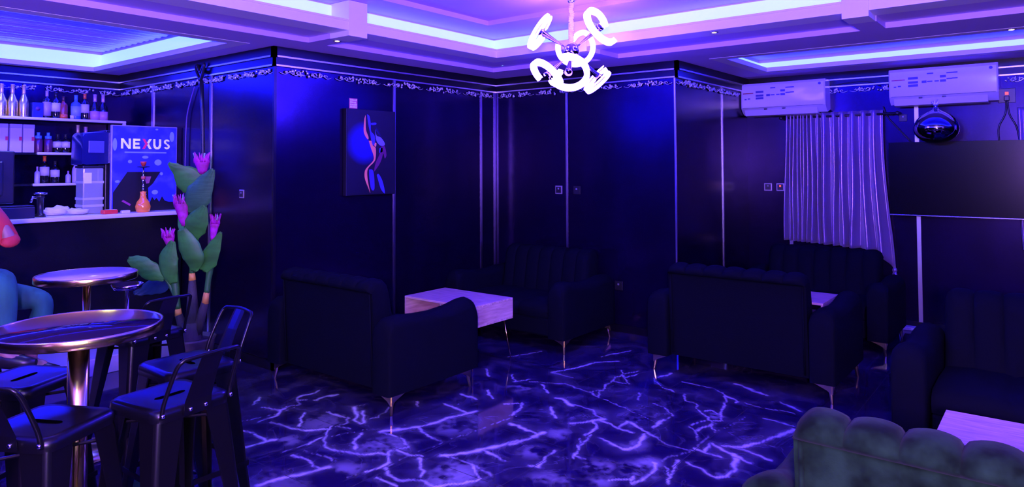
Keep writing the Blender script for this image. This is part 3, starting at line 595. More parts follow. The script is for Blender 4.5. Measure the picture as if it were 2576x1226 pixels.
# ---------------------------------------------------------------- curtain and rod
rodb = empty('curtain_rod', (0, 0, 0), 0, 'black curtain rod with finials carrying the satin curtain', 'curtain rod')
tubeobj('rod', [(7.655, 2.33, 2.095), (7.655, 1.24, 2.095)], .012, plastic_b, rodb, 10)
for y in (2.34, 1.23):
    bm = bmesh.new(); bmesh.ops.create_uvsphere(bm, u_segments=12, v_segments=8, radius=.022, matrix=Matrix.Translation((7.655, y, 2.095))); mesh('finial', bm, plastic_b, rodb, smooth=True)
for y in (2.31, 1.29): tubeobj('bracket', [(XD, y, 2.085), (7.655, y, 2.083)], .008, plastic_b, rodb, 8)
satin = mat('satin_curtain', (.24, .16, .34), .26, .5, sheen=.3, spec=.6)
def curtain(name, yl, yr, ztop, zbot, folds, sag, seed, amp=.042):
    bm = bmesh.new(); nu, nv = folds*12, 46; rr = random.Random(seed); ph = [rr.uniform(-.9, .9) for _ in range(folds+2)]
    wds = [rr.uniform(.6, 1.5) for _ in range(folds)]; wds = [w*(.5 if i < folds*.45 else 1.25) for i, w in enumerate(wds)]; tot = sum(wds)
    us = []; acc = 0
    for i, w in enumerate(wds):
        for k in range(12): us.append((acc+w*k/12, i, k/12))
        acc += w
    us.append((acc, folds-1, 1.0)); grid = []
    for j in range(nv+1):
        v = j/nv; row = []
        for (u, i, f) in us:
            s = u/tot; wob = .012*math.sin(v*5+ph[i]*4)*v
            yy = yl+(yr-yl)*(s*(1-.0)+0)+(-.03*(1-v)*(s-.5))+wob
            bulge = .045*v*(1 if s > .5 else 0)*math.sin((s-.5)*PI*2)
            xx = 7.655-amp*(.75+.5*v)*math.sin(2*PI*f)*(.6+wds[i]/tot*folds*.4)-bulge
            z = ztop-(ztop-zbot(s))*v
            if sag and s > .82 and v > .80:
                q = (s-.82)/.18*(v-.80)/.20; z -= .24*q*q; yy -= .02*q; xx += .01*q; yy += (s < .97)*.0
            if sag: yy -= .08*v*v*max(0, s-.7)/.3; yy += .09*v*max(0, .3-s)/.3*.6
            row.append(bm.verts.new((xx, yy, z)))
        grid.append(row)
    for a, b in zip(grid, grid[1:]):
        for k in range(len(a)-1): bm.faces.new((a[k], a[k+1], b[k+1], b[k]))
    o = mesh(name, bm, satin, None, smooth=True); md = o.modifiers.new('thick', 'SOLIDIFY'); md.thickness = .003; return o
c1 = curtain('curtain', 2.27, 1.37, 2.135, lambda s: .79-.05*s, 15, True, 3)
tag(c1, 'lavender satin curtain with tight folds and a knotted lower right corner', 'curtain', 'satin curtains')
bm = bmesh.new(); k = Vector((7.60, 1.272, .565))
bmesh.ops.create_icosphere(bm, subdivisions=2, radius=.022, matrix=Matrix.Translation(k) @ Matrix.Diagonal((.8, 1, 1.2, 1)))
loft(bm, [[k+Vector((a, b, -.01)) for a, b in ((-.01, -.012), (.01, -.012), (.01, .012), (-.01, .012))], [k+Vector((a, b, -.075)) for a, b in ((-.012, -.03), (.012, -.03), (.012, .034), (-.012, .034))]])
kn = mesh('corner_knot', bm, satin, c1, smooth=True)
c2 = curtain('curtain', .262, -.3, 2.1, lambda s: .83-.05*s, 8, False, 8, .018)
tag(c2, 'lavender satin curtain tip showing at the right edge below the television', 'curtain', 'satin curtains')
# ---------------------------------------------------------------- television, balloon, cables
tv = empty('television', (0, 0, 0), 0, 'large black flat television with a thin metal lower edge on the right wall', 'television')
box('screen', 7.585, 7.60, .055, 1.30, 1.112, 1.805, screen_m, tv); box('housing', 7.60, 7.632, .053, 1.302, 1.108, 1.807, plastic_b, tv, .004)
box('lower_bezel', 7.580, 7.60, .053, 1.302, 1.098, 1.112, mat('bezel_metal', (.3, .3, .4), .25, 1), tv, .003)
box('wall_mount', 7.632, XD, .5, .9, 1.3, 1.6, plastic_b, tv)
bl = empty('balloon', (7.40, .875, 0), 0, 'shiny dark chrome balloon tied by its neck above the television', 'balloon')
lobj('skin', [(.0, 1.79), (.04, 1.791), (.085, 1.80), (.12, 1.815), (.15, 1.84), (.172, 1.87), (.183, 1.905), (.183, 1.94), (.172, 1.975), (.152, 2.01), (.122, 2.042), (.085, 2.067), (.05, 2.083), (.026, 2.098), (.018, 2.115), (.016, 2.128), (.024, 2.14)], mat('chrome_balloon', (.35, .33, .42), .07, 1), bl, n=40)
bm = bmesh.new()
for a in range(5): tube(bm, [(0, 0, 2.125), (.012*math.cos(a*1.3), .016*math.sin(a*1.3), 2.15), (.02*math.cos(a*1.3+.4), .028*math.sin(a*1.3+.4), 2.165+.006*a)], [.007, .009, .004], 6)
mesh('knot', bm, mat('balloon_tail', (.8, .8, .75), .4), bl, smooth=True)
tag(tubeobj('power_cable', catmull([(7.70, 1.36, 2.17), (7.70, 1.32, 2.06), (7.70, 1.22, 1.93), (7.70, 1.13, 1.82)], 6), .006, plastic_b), 'black cable running down from the right air conditioner to the television', 'cable', 'wall cables')
e = empty('plug_lead', (0, 0, 0), 0, 'pair of dark leads dropping from the black socket behind the television', 'cable', 'wall cables')
tubeobj('lead', catmull([(7.695, .36, 2.17), (7.70, .37, 2.05), (7.70, .42, 1.93), (7.70, .42, 1.80)], 6), .007, plastic_b, e); tubeobj('lead', catmull([(7.695, .35, 2.17), (7.70, .34, 2.05), (7.70, .29, 1.93), (7.70, .27, 1.80)], 6), .007, plastic_b, e)
box('plug', 7.665, 7.705, .335, .375, 2.165, 2.21, plastic_b, e, .005)
tag(tubeobj('power_cable', catmull([(7.70, 1.87, 2.40), (7.70, 1.7, 2.43), (7.70, 1.5, 2.43), (7.70, 1.38, 2.38)], 6), .006, plastic_b), 'black cable along the wall ornament between the two air conditioners', 'cable', 'wall cables')
bm = bmesh.new(); bx(bm, 7.60, 7.70, 1.10, 1.22, .001, .03, .003); o = mesh('paper_packet', bm, plastic_w); tag(o, 'small white packet on the floor at the foot of the wall strip', 'packet')
bm = bmesh.new(); loft(bm, [[(7.66, 1.26, .002), (7.66, 1.19, .002), (7.705, 1.255, .15)], [(7.668, 1.26, .002), (7.668, 1.19, .002), (7.713, 1.255, .15)]]); tag(mesh('folded_paper', bm, plastic_w), 'white triangle of folded paper leaning on the wall beside the sofa', 'paper')
# ---------------------------------------------------------------- bar counter, step, shelves
bar = empty('bar_counter', (0, 0, 0), 0, 'long bar counter with black front and bright white top edge', 'bar counter')
box('countertop', -2.1, 3.12, 6.25, 6.82, 1.165, 1.20, counter_m, bar, .008)
box('front_panel', -2.1, 3.12, 6.34, 6.40, 0, 1.165, bar_face, bar)
box('back_panel', -2.1, 3.12, 6.74, 6.78, 0, 1.165, bar_face, bar)
step = box('bar_step', -2.1, 3.12, 5.82, 6.33, 0, .13, mat('step_white', (.55, .5, .65), .35), None, .006); tag(step, 'low pale step running along the foot of the bar counter', 'step')
shl = empty('bottle_shelving', (0, 0, 0), 0, 'black wall shelving with white front edges holding the bottles behind the bar', 'shelf unit')
for z in (2.045, 1.725, 1.44): box('shelf', -1.6, 3.0, 7.33, 7.66, z-.012, z+.008, bar_face, shl)
box('front_edge', -1.6, 3.03, 7.30, 7.33, 2.03, 2.055, counter_m, shl, .006)
box('front_edge', 2.27, 3.0, 7.30, 7.33, 1.712, 1.735, counter_m, shl, .006)
box('front_edge', 2.24, 3.0, 7.30, 7.33, 1.425, 1.45, counter_m, shl, .006)
box('upright', 3.0, 3.03, 7.30, 7.33, .9, 2.03, counter_m, shl, .006); box('side_panel', 3.0, 3.02, 7.33, 7.66, .9, 2.05, bar_face, shl)
box('back_counter', -1.6, 3.0, 7.20, 7.66, 0, .92, bar_face, shl)
glass_d = mat('bottle_dark_glass', (.012, .012, .014), .06, spec=.8, coat=.6); paper_w = mat('label_paper', (.8, .76, .8), .5)
def bcol(n, c, r=.3, mt=0): return mat('bottle_'+n, c, r, mt)
BK = {
 'champ_gold': (.042, .30, bcol('gold', (.9, .75, .3), .22, .9), bcol('goldfoil', (.85, .62, .3), .35, .6), None),
 'dark_white': (.038, .29, glass_d, bcol('dark', (.02, .02, .02)), (paper_w, .28, .66)),
 'dark_orange': (.038, .29, glass_d, bcol('orange', (.9, .16, .03)), (paper_w, .28, .66)),
 'pink': (.044, .29, glass_d, bcol('pinkfoil', (.75, .45, .6), .35, .4), (bcol('pink', (.75, .35, .5)), .03, .36)),
 'banded': (.034, .27, glass_d, bcol('palecap', (.6, .4, .5)), (bcol('bands', (.5, .35, .45)), .1, .7)),
 'blue': (.042, .24, bcol('blue', (.08, .2, .9), .15), bcol('bluecap', (.1, .35, .8)), (bcol('bluelabel', (.35, .5, 1)), .15, .55)),
 'amber': (.036, .22, bcol('amber', (.35, .07, .03), .2), bcol('brown', (.1, .04, .03)), (bcol('orange', (.9, .16, .03)), .02, .22)),
 'whitebot': (.044, .28, bcol('white', (.75, .7, .85), .25), bcol('goldfoil', (.85, .62, .3), .35, .6), None),
 'small': (.022, .12, bcol('frost', (.6, .6, .65), .25), bcol('palecap', (.6, .4, .5)), None),
 'red_blue': (.036, .19, bcol('maroon', (.12, .03, .08), .2), bcol('bluecap', (.1, .35, .8)), (bcol('bluecap', (.1, .35, .8)), .68, .84)),
 'green': (.036, .26, bcol('green', (.02, .08, .04), .12), bcol('greencap', (.05, .2, .1)), (paper_w, .1, .3)),
}
protos = {}
def bottle(kind, x, y, z, label, hs=1.0):
    R, H, body, cap, lab = BK[kind]; key = (kind, hs)
    if key not in protos:
        r = empty('bottle'); h = H*hs
        ch_ = kind in ('champ_gold', 'pink', 'whitebot')
        if ch_: pf = [(0, 0), (R*.95, 0), (R, .01), (R, .42*h), (R*.9, .52*h), (R*.6, .63*h), (R*.36, .72*h)]
        else: pf = [(0, 0), (R*.95, 0), (R, .008), (R, .60*h), (R*.85, .68*h), (R*.4, .74*h), (R*.34, .78*h)]
        lobj('glass', pf+[(R*.33, .86*h), (0, .861*h)], body, r, n=20)
        z0 = .70*h if ch_ else .80*h
        lobj('cap', [(R*.37, z0), (R*.36, z0+.02), (R*.36, .97*h), (R*.40, .975*h), (R*.38, h), (0, h)], cap, r, n=16)
        if lab:
            mm, a, b_ = lab; rr = R*1.02
            if kind == 'red_blue': rr = R*.75
            lobj('label', [(rr, a*h), (rr, min(b_, .6)*h if kind != 'red_blue' else b_*h)], mm, r, n=20)
        protos[key] = r; o = r
    else: o = copy_tree(protos[key])
    place(o, x, y, 0, z, label, 'bottle', 'bottles on the bar shelves'); return o
SX = lambda p: 2.01+p*.00336
for i, p in enumerate((5, 30, 56)): bottle('champ_gold', SX(p), 7.45, 2.053, ('gold champagne bottle on the top shelf, cut by the left edge of the photo', 'gold champagne bottle on the top shelf, middle of the three', 'gold champagne bottle on the top shelf next to the dark blue box')[i])
def gift(name, x0, x1, z0, z1, mt, label, y=7.42, extra=None, grp='boxed bottles on the shelves'):
    r = empty(name, ((x0+x1)/2, y, z0), 0, label, 'box', grp); w = (x1-x0)/2
    box('carton', -w, w, 0, .09, 0, z1-z0, mt, r, .003)
    if extra: extra(r, w, z1-z0)
    return r
dblue = mat('dark_blue_card', (.02, .03, .25), .4)
gift('gift_box', SX(74), SX(100), 2.053, 2.20, dblue, 'dark blue gift box with a faint emblem between bottles on the top shelf', 7.42, lambda r, w, h: tubeobj('emblem', [(0, -.002, h*.6), (0, .001, h*.6)], .02, mat('emblem_purple', (.12, .03, .15), .5), r, 14))
bottle('banded', SX(111), 7.45, 2.053, 'dark bottle with two pale bands next to the dark blue box', .98)
bottle('dark_white', SX(133), 7.45, 2.053, 'black bottle with large cream label on the top shelf', .88)
bottle('amber', SX(152), 7.45, 2.053, 'short amber bottle with orange label on the top shelf')
cup = lobj('cup', [(.0, 0), (.017, 0), (.02, .04), (.018, .04), (.015, .004), (0, .004)], plastic_w); place(cup, SX(168), 7.38, 0, 2.053, 'tiny white cup at the front of the top shelf', 'cup')
bottle('blue', SX(184), 7.45, 2.053, 'bright blue bottle on the top shelf')
bottle('dark_orange', SX(207), 7.45, 2.053, 'dark bottle with orange neck and white label on the top shelf', .9)
bottle('pink', SX(234), 7.45, 2.053, 'pink-labelled champagne bottle left of its twin on the top shelf', .9)
bottle('pink', SX(256), 7.45, 2.053, 'pink-labelled champagne bottle at the right end of the top shelf', .9)
cart = mat('white_carton', (.6, .5, .68), .4)
def wb(r, w, h):
    box('red_mark', w*.5, w+.001, -.002, .0, h*.42, h*.56, mat('carton_red', (.6, .04, .06), .5), r)
    lobj('round_print', [(0, 0), (.001, 0)], cart, r) if 0 else None
    box('lid', -w-.002, w+.002, -.002, .092, h*.86, h+.001, mat('carton_lid', (.4, .35, .6), .4), r, .003)
for i, (a, b_) in enumerate(((-6, 17), (22, 49), (52, 78))): gift('gift_box', SX(a), SX(b_), 1.733, 1.99, cart, ('white bottle carton with red mark on the middle shelf, at the left edge', 'white bottle carton with red mark on the middle shelf, middle one', 'white bottle carton with red mark on the middle shelf, nearest the small bottles')[i], 7.40, wb)
bottle('red_blue', SX(92), 7.45, 1.733, 'small maroon bottle with blue shoulder beside the white cartons')
bottle('red_blue', SX(116), 7.45, 1.733, 'small maroon bottle with blue shoulder, second from the white cartons')
bottle('dark_white', SX(139), 7.45, 1.733, 'squat dark bottle with white label, left one of the pair on the middle shelf', .62)
bottle('dark_white', SX(159), 7.45, 1.733, 'squat dark bottle with white label, right one of the pair on the middle shelf', .62)
bottle('champ_gold', SX(187), 7.42, 1.733, 'gold champagne bottle standing alone on the middle shelf', .9)
bottle('pink', SX(216), 7.50, 1.733, 'pink-capped bottle on the middle shelf behind the blue appliance', .9)
bottle('small', SX(88), 7.42, 1.448, 'small pale bottle at the left end of the lowest shelf', 1.3)
bottle('dark_orange', SX(108), 7.45, 1.448, 'bottle with white label and orange band on the lowest shelf', .88)
bottle('dark_white', SX(134), 7.45, 1.448, 'dark bottle with short white label on the lowest shelf', .72)
bottle('small', SX(164), 7.42, 1.448, 'small clear bottle in the middle of the lowest shelf', .95)
bottle('whitebot', SX(187), 7.42, 1.448, 'white champagne bottle with gold neck on the lowest shelf', .95)
bottle('green', SX(213), 7.45, 1.448, 'dark green bottle on the lowest shelf beside the drink dispenser')
# ---------------------------------------------------------------- things on the counter
mo = empty('monitor', (1.60, 6.55, 1.2), 0, 'dark cash desk monitor seen from behind on the bar counter', 'monitor')
box('housing', -.30, .28, 0, .03, .11, .53, plastic_b, mo, .01); box('back_cover', -.2, .2, -.03, 0, .17, .45, mat('monitor_back', (.02, .02, .03), .3), mo, .015)
box('stand', -.045, .045, -.045, -.02, .01, .50, mat('stand_blue_black', (.05, .05, .07), .3), mo, .008); box('foot', -.13, .13, -.09, .09, 0, .014, plastic_b, mo, .005)
cr_ = empty('cash_register', (1.70, 6.36, 1.2), 0, 'low black box on the bar counter in front of the monitor', 'box')
box('casing', -.25, .25, -.06, .1, 0, .09, mat('casing_navy', (.02, .02, .035), .35), cr_, .008); box('lid', -.245, .245, -.055, .095, .09, .1, plastic_b, cr_, .004)
tp = empty('beer_tap', (2.02, 6.42, 1.2), 0, 'chrome and black tap column on the bar counter', 'tap')
lobj('column', [(0, 0), (.04, 0), (.035, .02), (.022, .03), (.024, .15), (.03, .155), (.028, .175), (0, .18)], plastic_b, tp, n=18)
tubeobj('spout', [(-.0, 0, .15), (-.06, -.02, .16), (-.075, -.03, .12)], [.012, .01, .008], chrome, tp)
lobj('top_plate', [(0, .18), (.05, .182), (.045, .195), (0, .2)], chrome, tp)
def bag(x, y, z, label, s, seed):
    bm = bmesh.new(); bmesh.ops.create_icosphere(bm, subdivisions=3, radius=1); rr = random.Random(seed); ph = [rr.uniform(0, 6) for _ in range(6)]
    for v in bm.verts:
        c = v.co; k_ = 1+.16*math.sin(5*c.x+ph[0])*math.cos(6*c.y+ph[1])+.12*math.sin(9*c.z+4*c.x+ph[2]); v.co = Vector((c.x*s[0]*k_, c.y*s[1]*k_, max(0, (c.z*.5+.5)*s[2]*k_)))
    o = mesh('plastic_bag', bm, mat('bag_white', (.7, .68, .8), .3), None, smooth=True); return place(o, x, y, 0, z, label, 'bag', 'white bags on the counter')
bag(2.16, 6.50, 1.2, 'crumpled white plastic bag beside the tap on the counter', (.10, .06, .07), 1); bag(2.30, 6.44, 1.2, 'crumpled white plastic bag next to the drink dispenser', (.08, .05, .055), 4)
gls = mat('clear_plastic', (.75, .8, .78), .12, trans=.65)
dd = empty('drink_dispenser', (2.42, 6.52, 1.2), 0, 'tall clear drink dispenser with frosted stripes on the bar counter', 'dispenser')
box('tank', -.085, .075, -.08, .08, .0, .39, gls, dd, .01); box('liquid', -.075, .065, -.07, .07, .01, .22, mat('pale_liquid', (.3, .35, .33), .3), dd, .008)
for z in (.06, .12, .26): box('band', -.087, .077, -.082, .082, z, z+.02, mat('frost_band', (.5, .5, .6), .5), dd)
box('white_label', -.08, -.02, -.084, -.08, .26, .35, mat('bright_label', (.9, .9, .7), .5), dd); box('lid', -.09, .08, -.085, .085, .39, .41, plastic_b, dd, .005)
bp_ = empty('coffee_machine', (2.44, 6.60, 1.2), 0, 'glossy blue machine head on a dark post, above the clear dispenser left of the poster', 'machine')
bm = bmesh.new(); pf = [(-.125, .40+.02), (-.12, .66), (-.1, .69), (.05, .71), (.11, .70), (.115, .44), (.09, .42), (-.09, .41)]
loft(bm, [[(x, -.17, z) for x, z in [(a*.96, .55+(b_-.55)*.94) for a, b_ in pf]], [(x, -.15, z) for x, z in pf], [(x, .05, z) for x, z in pf]]); autosmooth(mesh('machine_head', bm, mat('machine_blue', (.01, .012, .09), .15, coat=.6), bp_), 40)
box('emblem', -.07, .05, -.176, -.169, .52, .62, mat('emblem_blue', (.08, .08, .35), .3), bp_, .002)
box('post', .09, .13, -.1, .05, 0, .72, plastic_b, bp_, .006)
bm = bmesh.new(); bmesh.ops.create_uvsphere(bm, u_segments=10, v_segments=8, radius=.012, matrix=Matrix.Translation((.11, -.105, .54))); mesh('knob', bm, mat('knob_pink', (.7, .2, .4), .3), bp_, smooth=True)
rb = empty('snack_box', (2.50, 6.33, 1.2), .1, 'small red packet lying on the counter before the dispenser', 'packet')
box('wrapper', -.06, .06, -.03, .03, 0, .035, mat('packet_red', (.85, .05, .04), .4), rb, .008); box('label', -.03, .05, -.025, .02, .035, .038, plastic_w, rb, .001)
o = box('tissue_pack', 2.585, 2.655, 6.29, 6.33, 1.2, 1.225, plastic_w, None, .006); tag(o, 'small white pack lying on the counter edge below the poster', 'packet')
# poster light box
ps = empty('poster_display', (0, 0, 0), 0, 'standing blue poster display reading NEXUS with a hookah scene, on the bar counter', 'poster')
PX0, PX1, PZ0, PZ1, PY = 2.545, 3.095, 1.205, 1.955, 6.40
box('frame', PX0-.008, PX1+.008, PY, PY+.03, PZ0-.004, PZ1+.008, mat('poster_frame', (.3, .25, .6), .3), ps, .004)
bpm = mat('poster_blue', (.03, .03, .7), .4, emit=(.004, .006, .9), estr=.8, noise=(7, (.12, .14, .9), .5, .8, (1, 1, 1)))
flat('artwork', [(PX0, PZ0), (PX1, PZ0), (PX1, PZ1), (PX0, PZ1)], bpm, PY-.0005, .001, ps)
pu = lambda pts: [(PX0+(x-388)/(1175-388)*(PX1-PX0), PZ1-(z-95)/(1050-95)*(PZ1-PZ0)) for x, z in pts]
bk = mat('poster_black', (.004, .004, .012), .5); wl = mat('letter_white', (.8, .78, .9), .5, emit=(.5, .45, .9), estr=.5); rl = mat('letter_red', (.6, .02, .12), .5, emit=(.45, .01, .1), estr=.5); pb = mat('poster_light_blue', (.2, .25, .9), .5, emit=(.06, .08, 1), estr=.6)
flat('printed_shape', pu([(400, 830), (565, 605), (975, 605), (880, 740), (820, 790), (830, 960), (1175, 965), (1175, 1050), (400, 1050)]), bk, PY-.002, .001, ps)
flat('printed_shape', pu([(840, 960), (870, 890), (900, 930), (925, 905), (960, 950), (995, 890), (1030, 940), (1080, 955), (1175, 960), (1175, 990), (840, 990)]), bk, PY-.0035, .001, ps)
flat('printed_shape', pu([(770, 660), (855, 660), (830, 735), (795, 740)]), mat('poster_pink', (.5, .15, .25), .5), PY-.0035, .001, ps)
flat('printed_shape', pu([(735, 900), (780, 830), (800, 860), (780, 940)]), pb, PY-.0035, .001, ps)
flat('printed_shape', pu([(500, 930), (520, 915), (610, 965), (600, 985)]), mat('poster_magenta', (.4, .05, .25), .5), PY-.0035, .001, ps)
for cx0, cz0, rx, rz in ((595, 490, 25, 20), (940, 500, 45, 35), (780, 440, 40, 16), (450, 710, 30, 14), (985, 630, 20, 18), (905, 840, 40, 26), (920, 120, 18, 10), (415, 300, 26, 70), (1115, 200, 30, 60)):
    flat('printed_bubble', pu([(cx0+rx*math.cos(t), cz0+rz*math.sin(t)) for t in [2*PI*k/16 for k in range(16)]]), pb, PY-.002, .001, ps)
flat('small_print', pu([(530, 378), (1045, 380), (1045, 395), (530, 393)]), pb, PY-.002, .001, ps)
def letter(polys, mt):
    bm = bmesh.new()
    for p in polys:
        q = pu(p); loft(bm, [[(x, PY-.002, z) for x, z in q], [(x, PY-.0045, z) for x, z in q]])
    mesh('letter', bm, mt, ps)
T, B_ = 232, 345
letter([[(485, T), (512, T), (512, B_), (485, B_)], [(576, T), (602, T), (602, B_), (576, B_)], [(485, T), (515, T), (602, B_), (572, B_)]], wl)
letter([[(628, T), (654, T), (654, B_), (628, B_)], [(640, T), (715, T), (715, T+25), (640, T+25)], [(640, 276), (705, 276), (705, 300), (640, 300)], [(640, B_-25), (715, B_-25), (715, B_), (640, B_)]], wl)
letter([[(742, T), (772, T), (808, 288), (778, 288)], [(778, 288), (808, 288), (772, B_), (742, B_)]], rl)
letter([[(825, T), (857, T), (822, 288), (800, 275)], [(800, 301), (822, 288), (857, B_), (825, B_)]], wl)
letter([[(877, T), (903, T), (903, 310), (877, 310)], [(950, T), (976, T), (976, 310), (950, 310)], [(877, 305), (903, 300), (915, 322), (938, 322), (950, 300), (976, 305), (965, 335), (940, 348), (912, 348), (888, 335)]], wl)
def arc(cx1, cz1, r0, r1, a0, a1, n=8):
    A = [math.radians(a0+(a1-a0)*k/n) for k in range(n+1)]; return [[(cx1+r*math.cos(t)*1.25, cz1+r*math.sin(t)) for r, t in ((r0, a), (r1, a), (r1, b), (r0, b))] for a, b in zip(A, A[1:])]
letter(arc(1050, 262, 11, 31, -20, -270)+arc(1050, 315, 11, 31, -90, 160), wl)
# hookah
hk = empty('hookah', (2.775, 6.33, 1.2), 0, 'orange glass hookah with silver beaded stem and red bowl in front of the blue poster', 'hookah')
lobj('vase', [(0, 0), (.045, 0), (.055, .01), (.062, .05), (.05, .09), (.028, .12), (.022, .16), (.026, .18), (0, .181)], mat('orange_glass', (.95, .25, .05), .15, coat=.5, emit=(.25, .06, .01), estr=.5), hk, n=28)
pf = [(.012, .18)]
for z0, r0 in ((.19, .014), (.215, .012), (.265, .015), (.30, .012), (.345, .014)): pf += [(.006, z0), (r0, z0+.010), (.006, z0+.021)]
lobj('stem', pf+[(.006, .39)], chrome, hk, n=16)
lobj('stem_bead', [(0, .285), (.018, .29), (.02, .305), (.016, .315), (0, .316)], mat('bead_red', (.6, .12, .08), .25), hk, n=16)
lobj('tray', [(0, .39), (.05, .395), (.052, .40), (.05, .402), (0, .40)], plastic_b, hk, n=24)
lobj('bowl', [(0, .402), (.014, .404), (.024, .43), (.025, .445), (.02, .445), (0, .43)], mat('clay_red', (.6, .06, .03), .5), hk, n=20)
# black pole and loop hanging by the left wall
pp = empty('hanging_cable', (0, 0, 0), 0, 'black cable tied in a loop to the wall ornament and dropping down the left wall', 'cable')
tubeobj('cord', [(3.085, 5.93, 2.36), (3.09, 5.925, 2.1), (3.09, 5.90, 1.7), (3.09, 5.89, 1.1)], .018, plastic_b, pp, 8)
tubeobj('loop', catmull([(3.075, 5.93, 2.36), (3.07, 5.99, 2.44), (3.08, 6.0, 2.50), (3.07, 5.92, 2.43), (3.07, 5.86, 2.50), (3.075, 5.89, 2.42), (3.075, 5.93, 2.36)], 5), .014, plastic_b, pp, 8)
tag(tubeobj('thin_wire', catmull([(3.11, 6.1, 2.32), (3.11, 6.22, 2.1), (3.11, 6.25, 1.9), (3.11, 6.26, 1.5)], 6), .006, mat('wire_purple', (.12, .06, .2), .4)), 'thin dark wire curving down the wall between the poster and the thick cable', 'cable')
# ---------------------------------------------------------------- artificial plant
pl = empty('artificial_plant', (2.70, 5.30, 0), 0, 'tall artificial plant with broad green leaves, magenta flowers and dark forked trunk', 'plant')
S_ = 5.42/1740.3
def PP(px, py, dep=0):   # offsets measured from the trunk foot: right, up, away (metres)
    v = RIGHT*((px-488)*S_)+FLATF*dep; v.z = 1.6-(py-412.5)*S_; return v
trunk = mat('trunk_grey', (.03, .03, .018), .8, bump=(30, .6), noise=(14, (.06, .055, .035), .4, .7, (1, 1, .4)))
green = mat('leaf_green', (.03, .19, .012), .5, noise=(5, (.05, .34, .03), .35, .7, (1, 1, 3)), bump=(20, .2)); green2 = mat('leaf_teal', (.03, .15, .03), .5, noise=(9, (.05, .22, .05), .35, .7, (1, 1, 8)), bump=(20, .2))
stem_m = mat('stem_green', (.03, .18, .02), .5); yel = mat('joint_yellow', (.75, .42, .05), .6); mag = mat('petal_magenta', (.55, .01, .35), .6, noise=(16, (.25, .01, .08), .4, .7, (1, 1, 1)))
bm = bmesh.new(); tube(bm, [PP(488, 915), PP(488, 860), PP(487, 800)], [.10, .085, .07], 12)
mesh('trunk', bm, trunk, pl, smooth=True)
for pts, r in (([(482, 830), (463, 805), (455, 782)], [.05, .035, .028]), ([(488, 830), (489, 770), (488, 694)], [.065, .045, .026]), ([(494, 835), (510, 790), (520, 752)], [.055, .036, .028])): tubeobj('branch', [PP(*p) for p in pts], r, trunk, pl, 10)
for a, b_ in (((455, 784), (453, 765)), ((488, 696), (487, 678)), ((520, 754), (524, 726))): tubeobj('yellow_joint', [PP(*a), PP(*b_)], [.028, .022], yel, pl, 10)
for pts, r in (([(453, 767), (447, 720), (441, 660), (436, 610)], [.024, .03, .026, .012]), ([(487, 680), (490, 640), (497, 560), (505, 480), (514, 430)], [.022, .03, .032, .02, .012]), ([(524, 728), (530, 680), (540, 620), (546, 590)], [.022, .026, .02, .01]), ([(445, 735), (430, 705), (418, 690)], [.014, .012, .008]), ([(486, 650), (476, 600), (470, 555)], [.02, .018, .012])): tubeobj('stem', [PP(*p) for p in catmull([(*q, 0) for q in pts], 4) for p in [(p[0], p[1])]], [r[min(int(i/4), len(r)-1)] for i in range((len(pts)-1)*4+1)], stem_m, pl, 8)
def leaf(pts, wid, mt, dep=0, cup=.25, tw=0):
    """blade along a centre line with half widths"""
    c = catmull([PP(x, y, dep+d) for x, y, d in pts], 6); n = len(c); W_ = []
    for i in range(n):
        t = i/(n-1)*(len(wid)-1); k = int(min(t, len(wid)-2)); W_.append((wid[k]*(1-(t-k))+wid[k+1]*(t-k))*S_)
    bm = bmesh.new(); rows = []
    for i in range(n):
        t = (c[min(i+1, n-1)]-c[max(i-1, 0)]).normalized(); s = t.cross(FLATF).normalized(); s = (s*math.cos(tw)+FLATF*math.sin(tw)); nn = s.cross(t)
        row = []
        for j in range(-4, 5):
            q = j/4; row.append(bm.verts.new(c[i]+s*W_[i]*q+FLATF*(cup*W_[i]*(q*q)-.004*math.cos(j*PI))+Vector((0, 0, .003*math.sin(i*1.7+j)))))
        rows.append(row)
    for a, b in zip(rows, rows[1:]):
        for k in range(8): bm.faces.new((a[k], a[k+1], b[k+1], b[k]))
    o = mesh('leaf', bm, mt, pl, smooth=True); md = o.modifiers.new('s', 'SOLIDIFY'); md.thickness = .003
leaf([(505, 470, 0), (488, 450, -.03), (465, 425, -.06), (441, 404, -.08)], [12, 34, 32, 14, 3], green, -.02, .2)
leaf([(492, 470, 0), (470, 445, .02), (450, 425, .03), (434, 405, .04)], [8, 22, 14, 2], green2, .03, .2)
leaf([(490, 530, 0), (505, 500, -.05), (528, 462, -.07), (556, 420, -.08)], [4, 27, 34, 22, 3], green2, -.05, .25)
leaf([(488, 600, 0), (500, 565, -.04), (515, 540, -.06), (532, 510, -.07)], [8, 30, 26, 4], green, -.03, .2)
leaf([(500, 672, 0), (505, 640, -.05), (495, 605, -.07), (480, 565, -.08)], [6, 26, 26, 10], green, -.06, .3)
leaf([(520, 672, 0), (535, 645, -.03), (553, 612, -.05), (572, 574, -.06)], [8, 24, 17, 2], green, -.04, .2)
leaf([(447, 702, 0), (440, 670, -.04), (440, 635, -.05), (452, 596, -.05)], [9, 22, 24, 5], green, -.04, .3)
leaf([(425, 692, 0), (398, 672, -.04), (370, 652, -.05), (341, 640, -.04)], [5, 24, 22, 6], green, -.04, .25)
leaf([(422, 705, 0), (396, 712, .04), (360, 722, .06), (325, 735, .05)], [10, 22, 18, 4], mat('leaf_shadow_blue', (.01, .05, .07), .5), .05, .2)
leaf([(462, 590, 0), (452, 560, .02), (450, 535, .03), (456, 510, .03)], [5, 12, 9, 2], green, .04, .2)
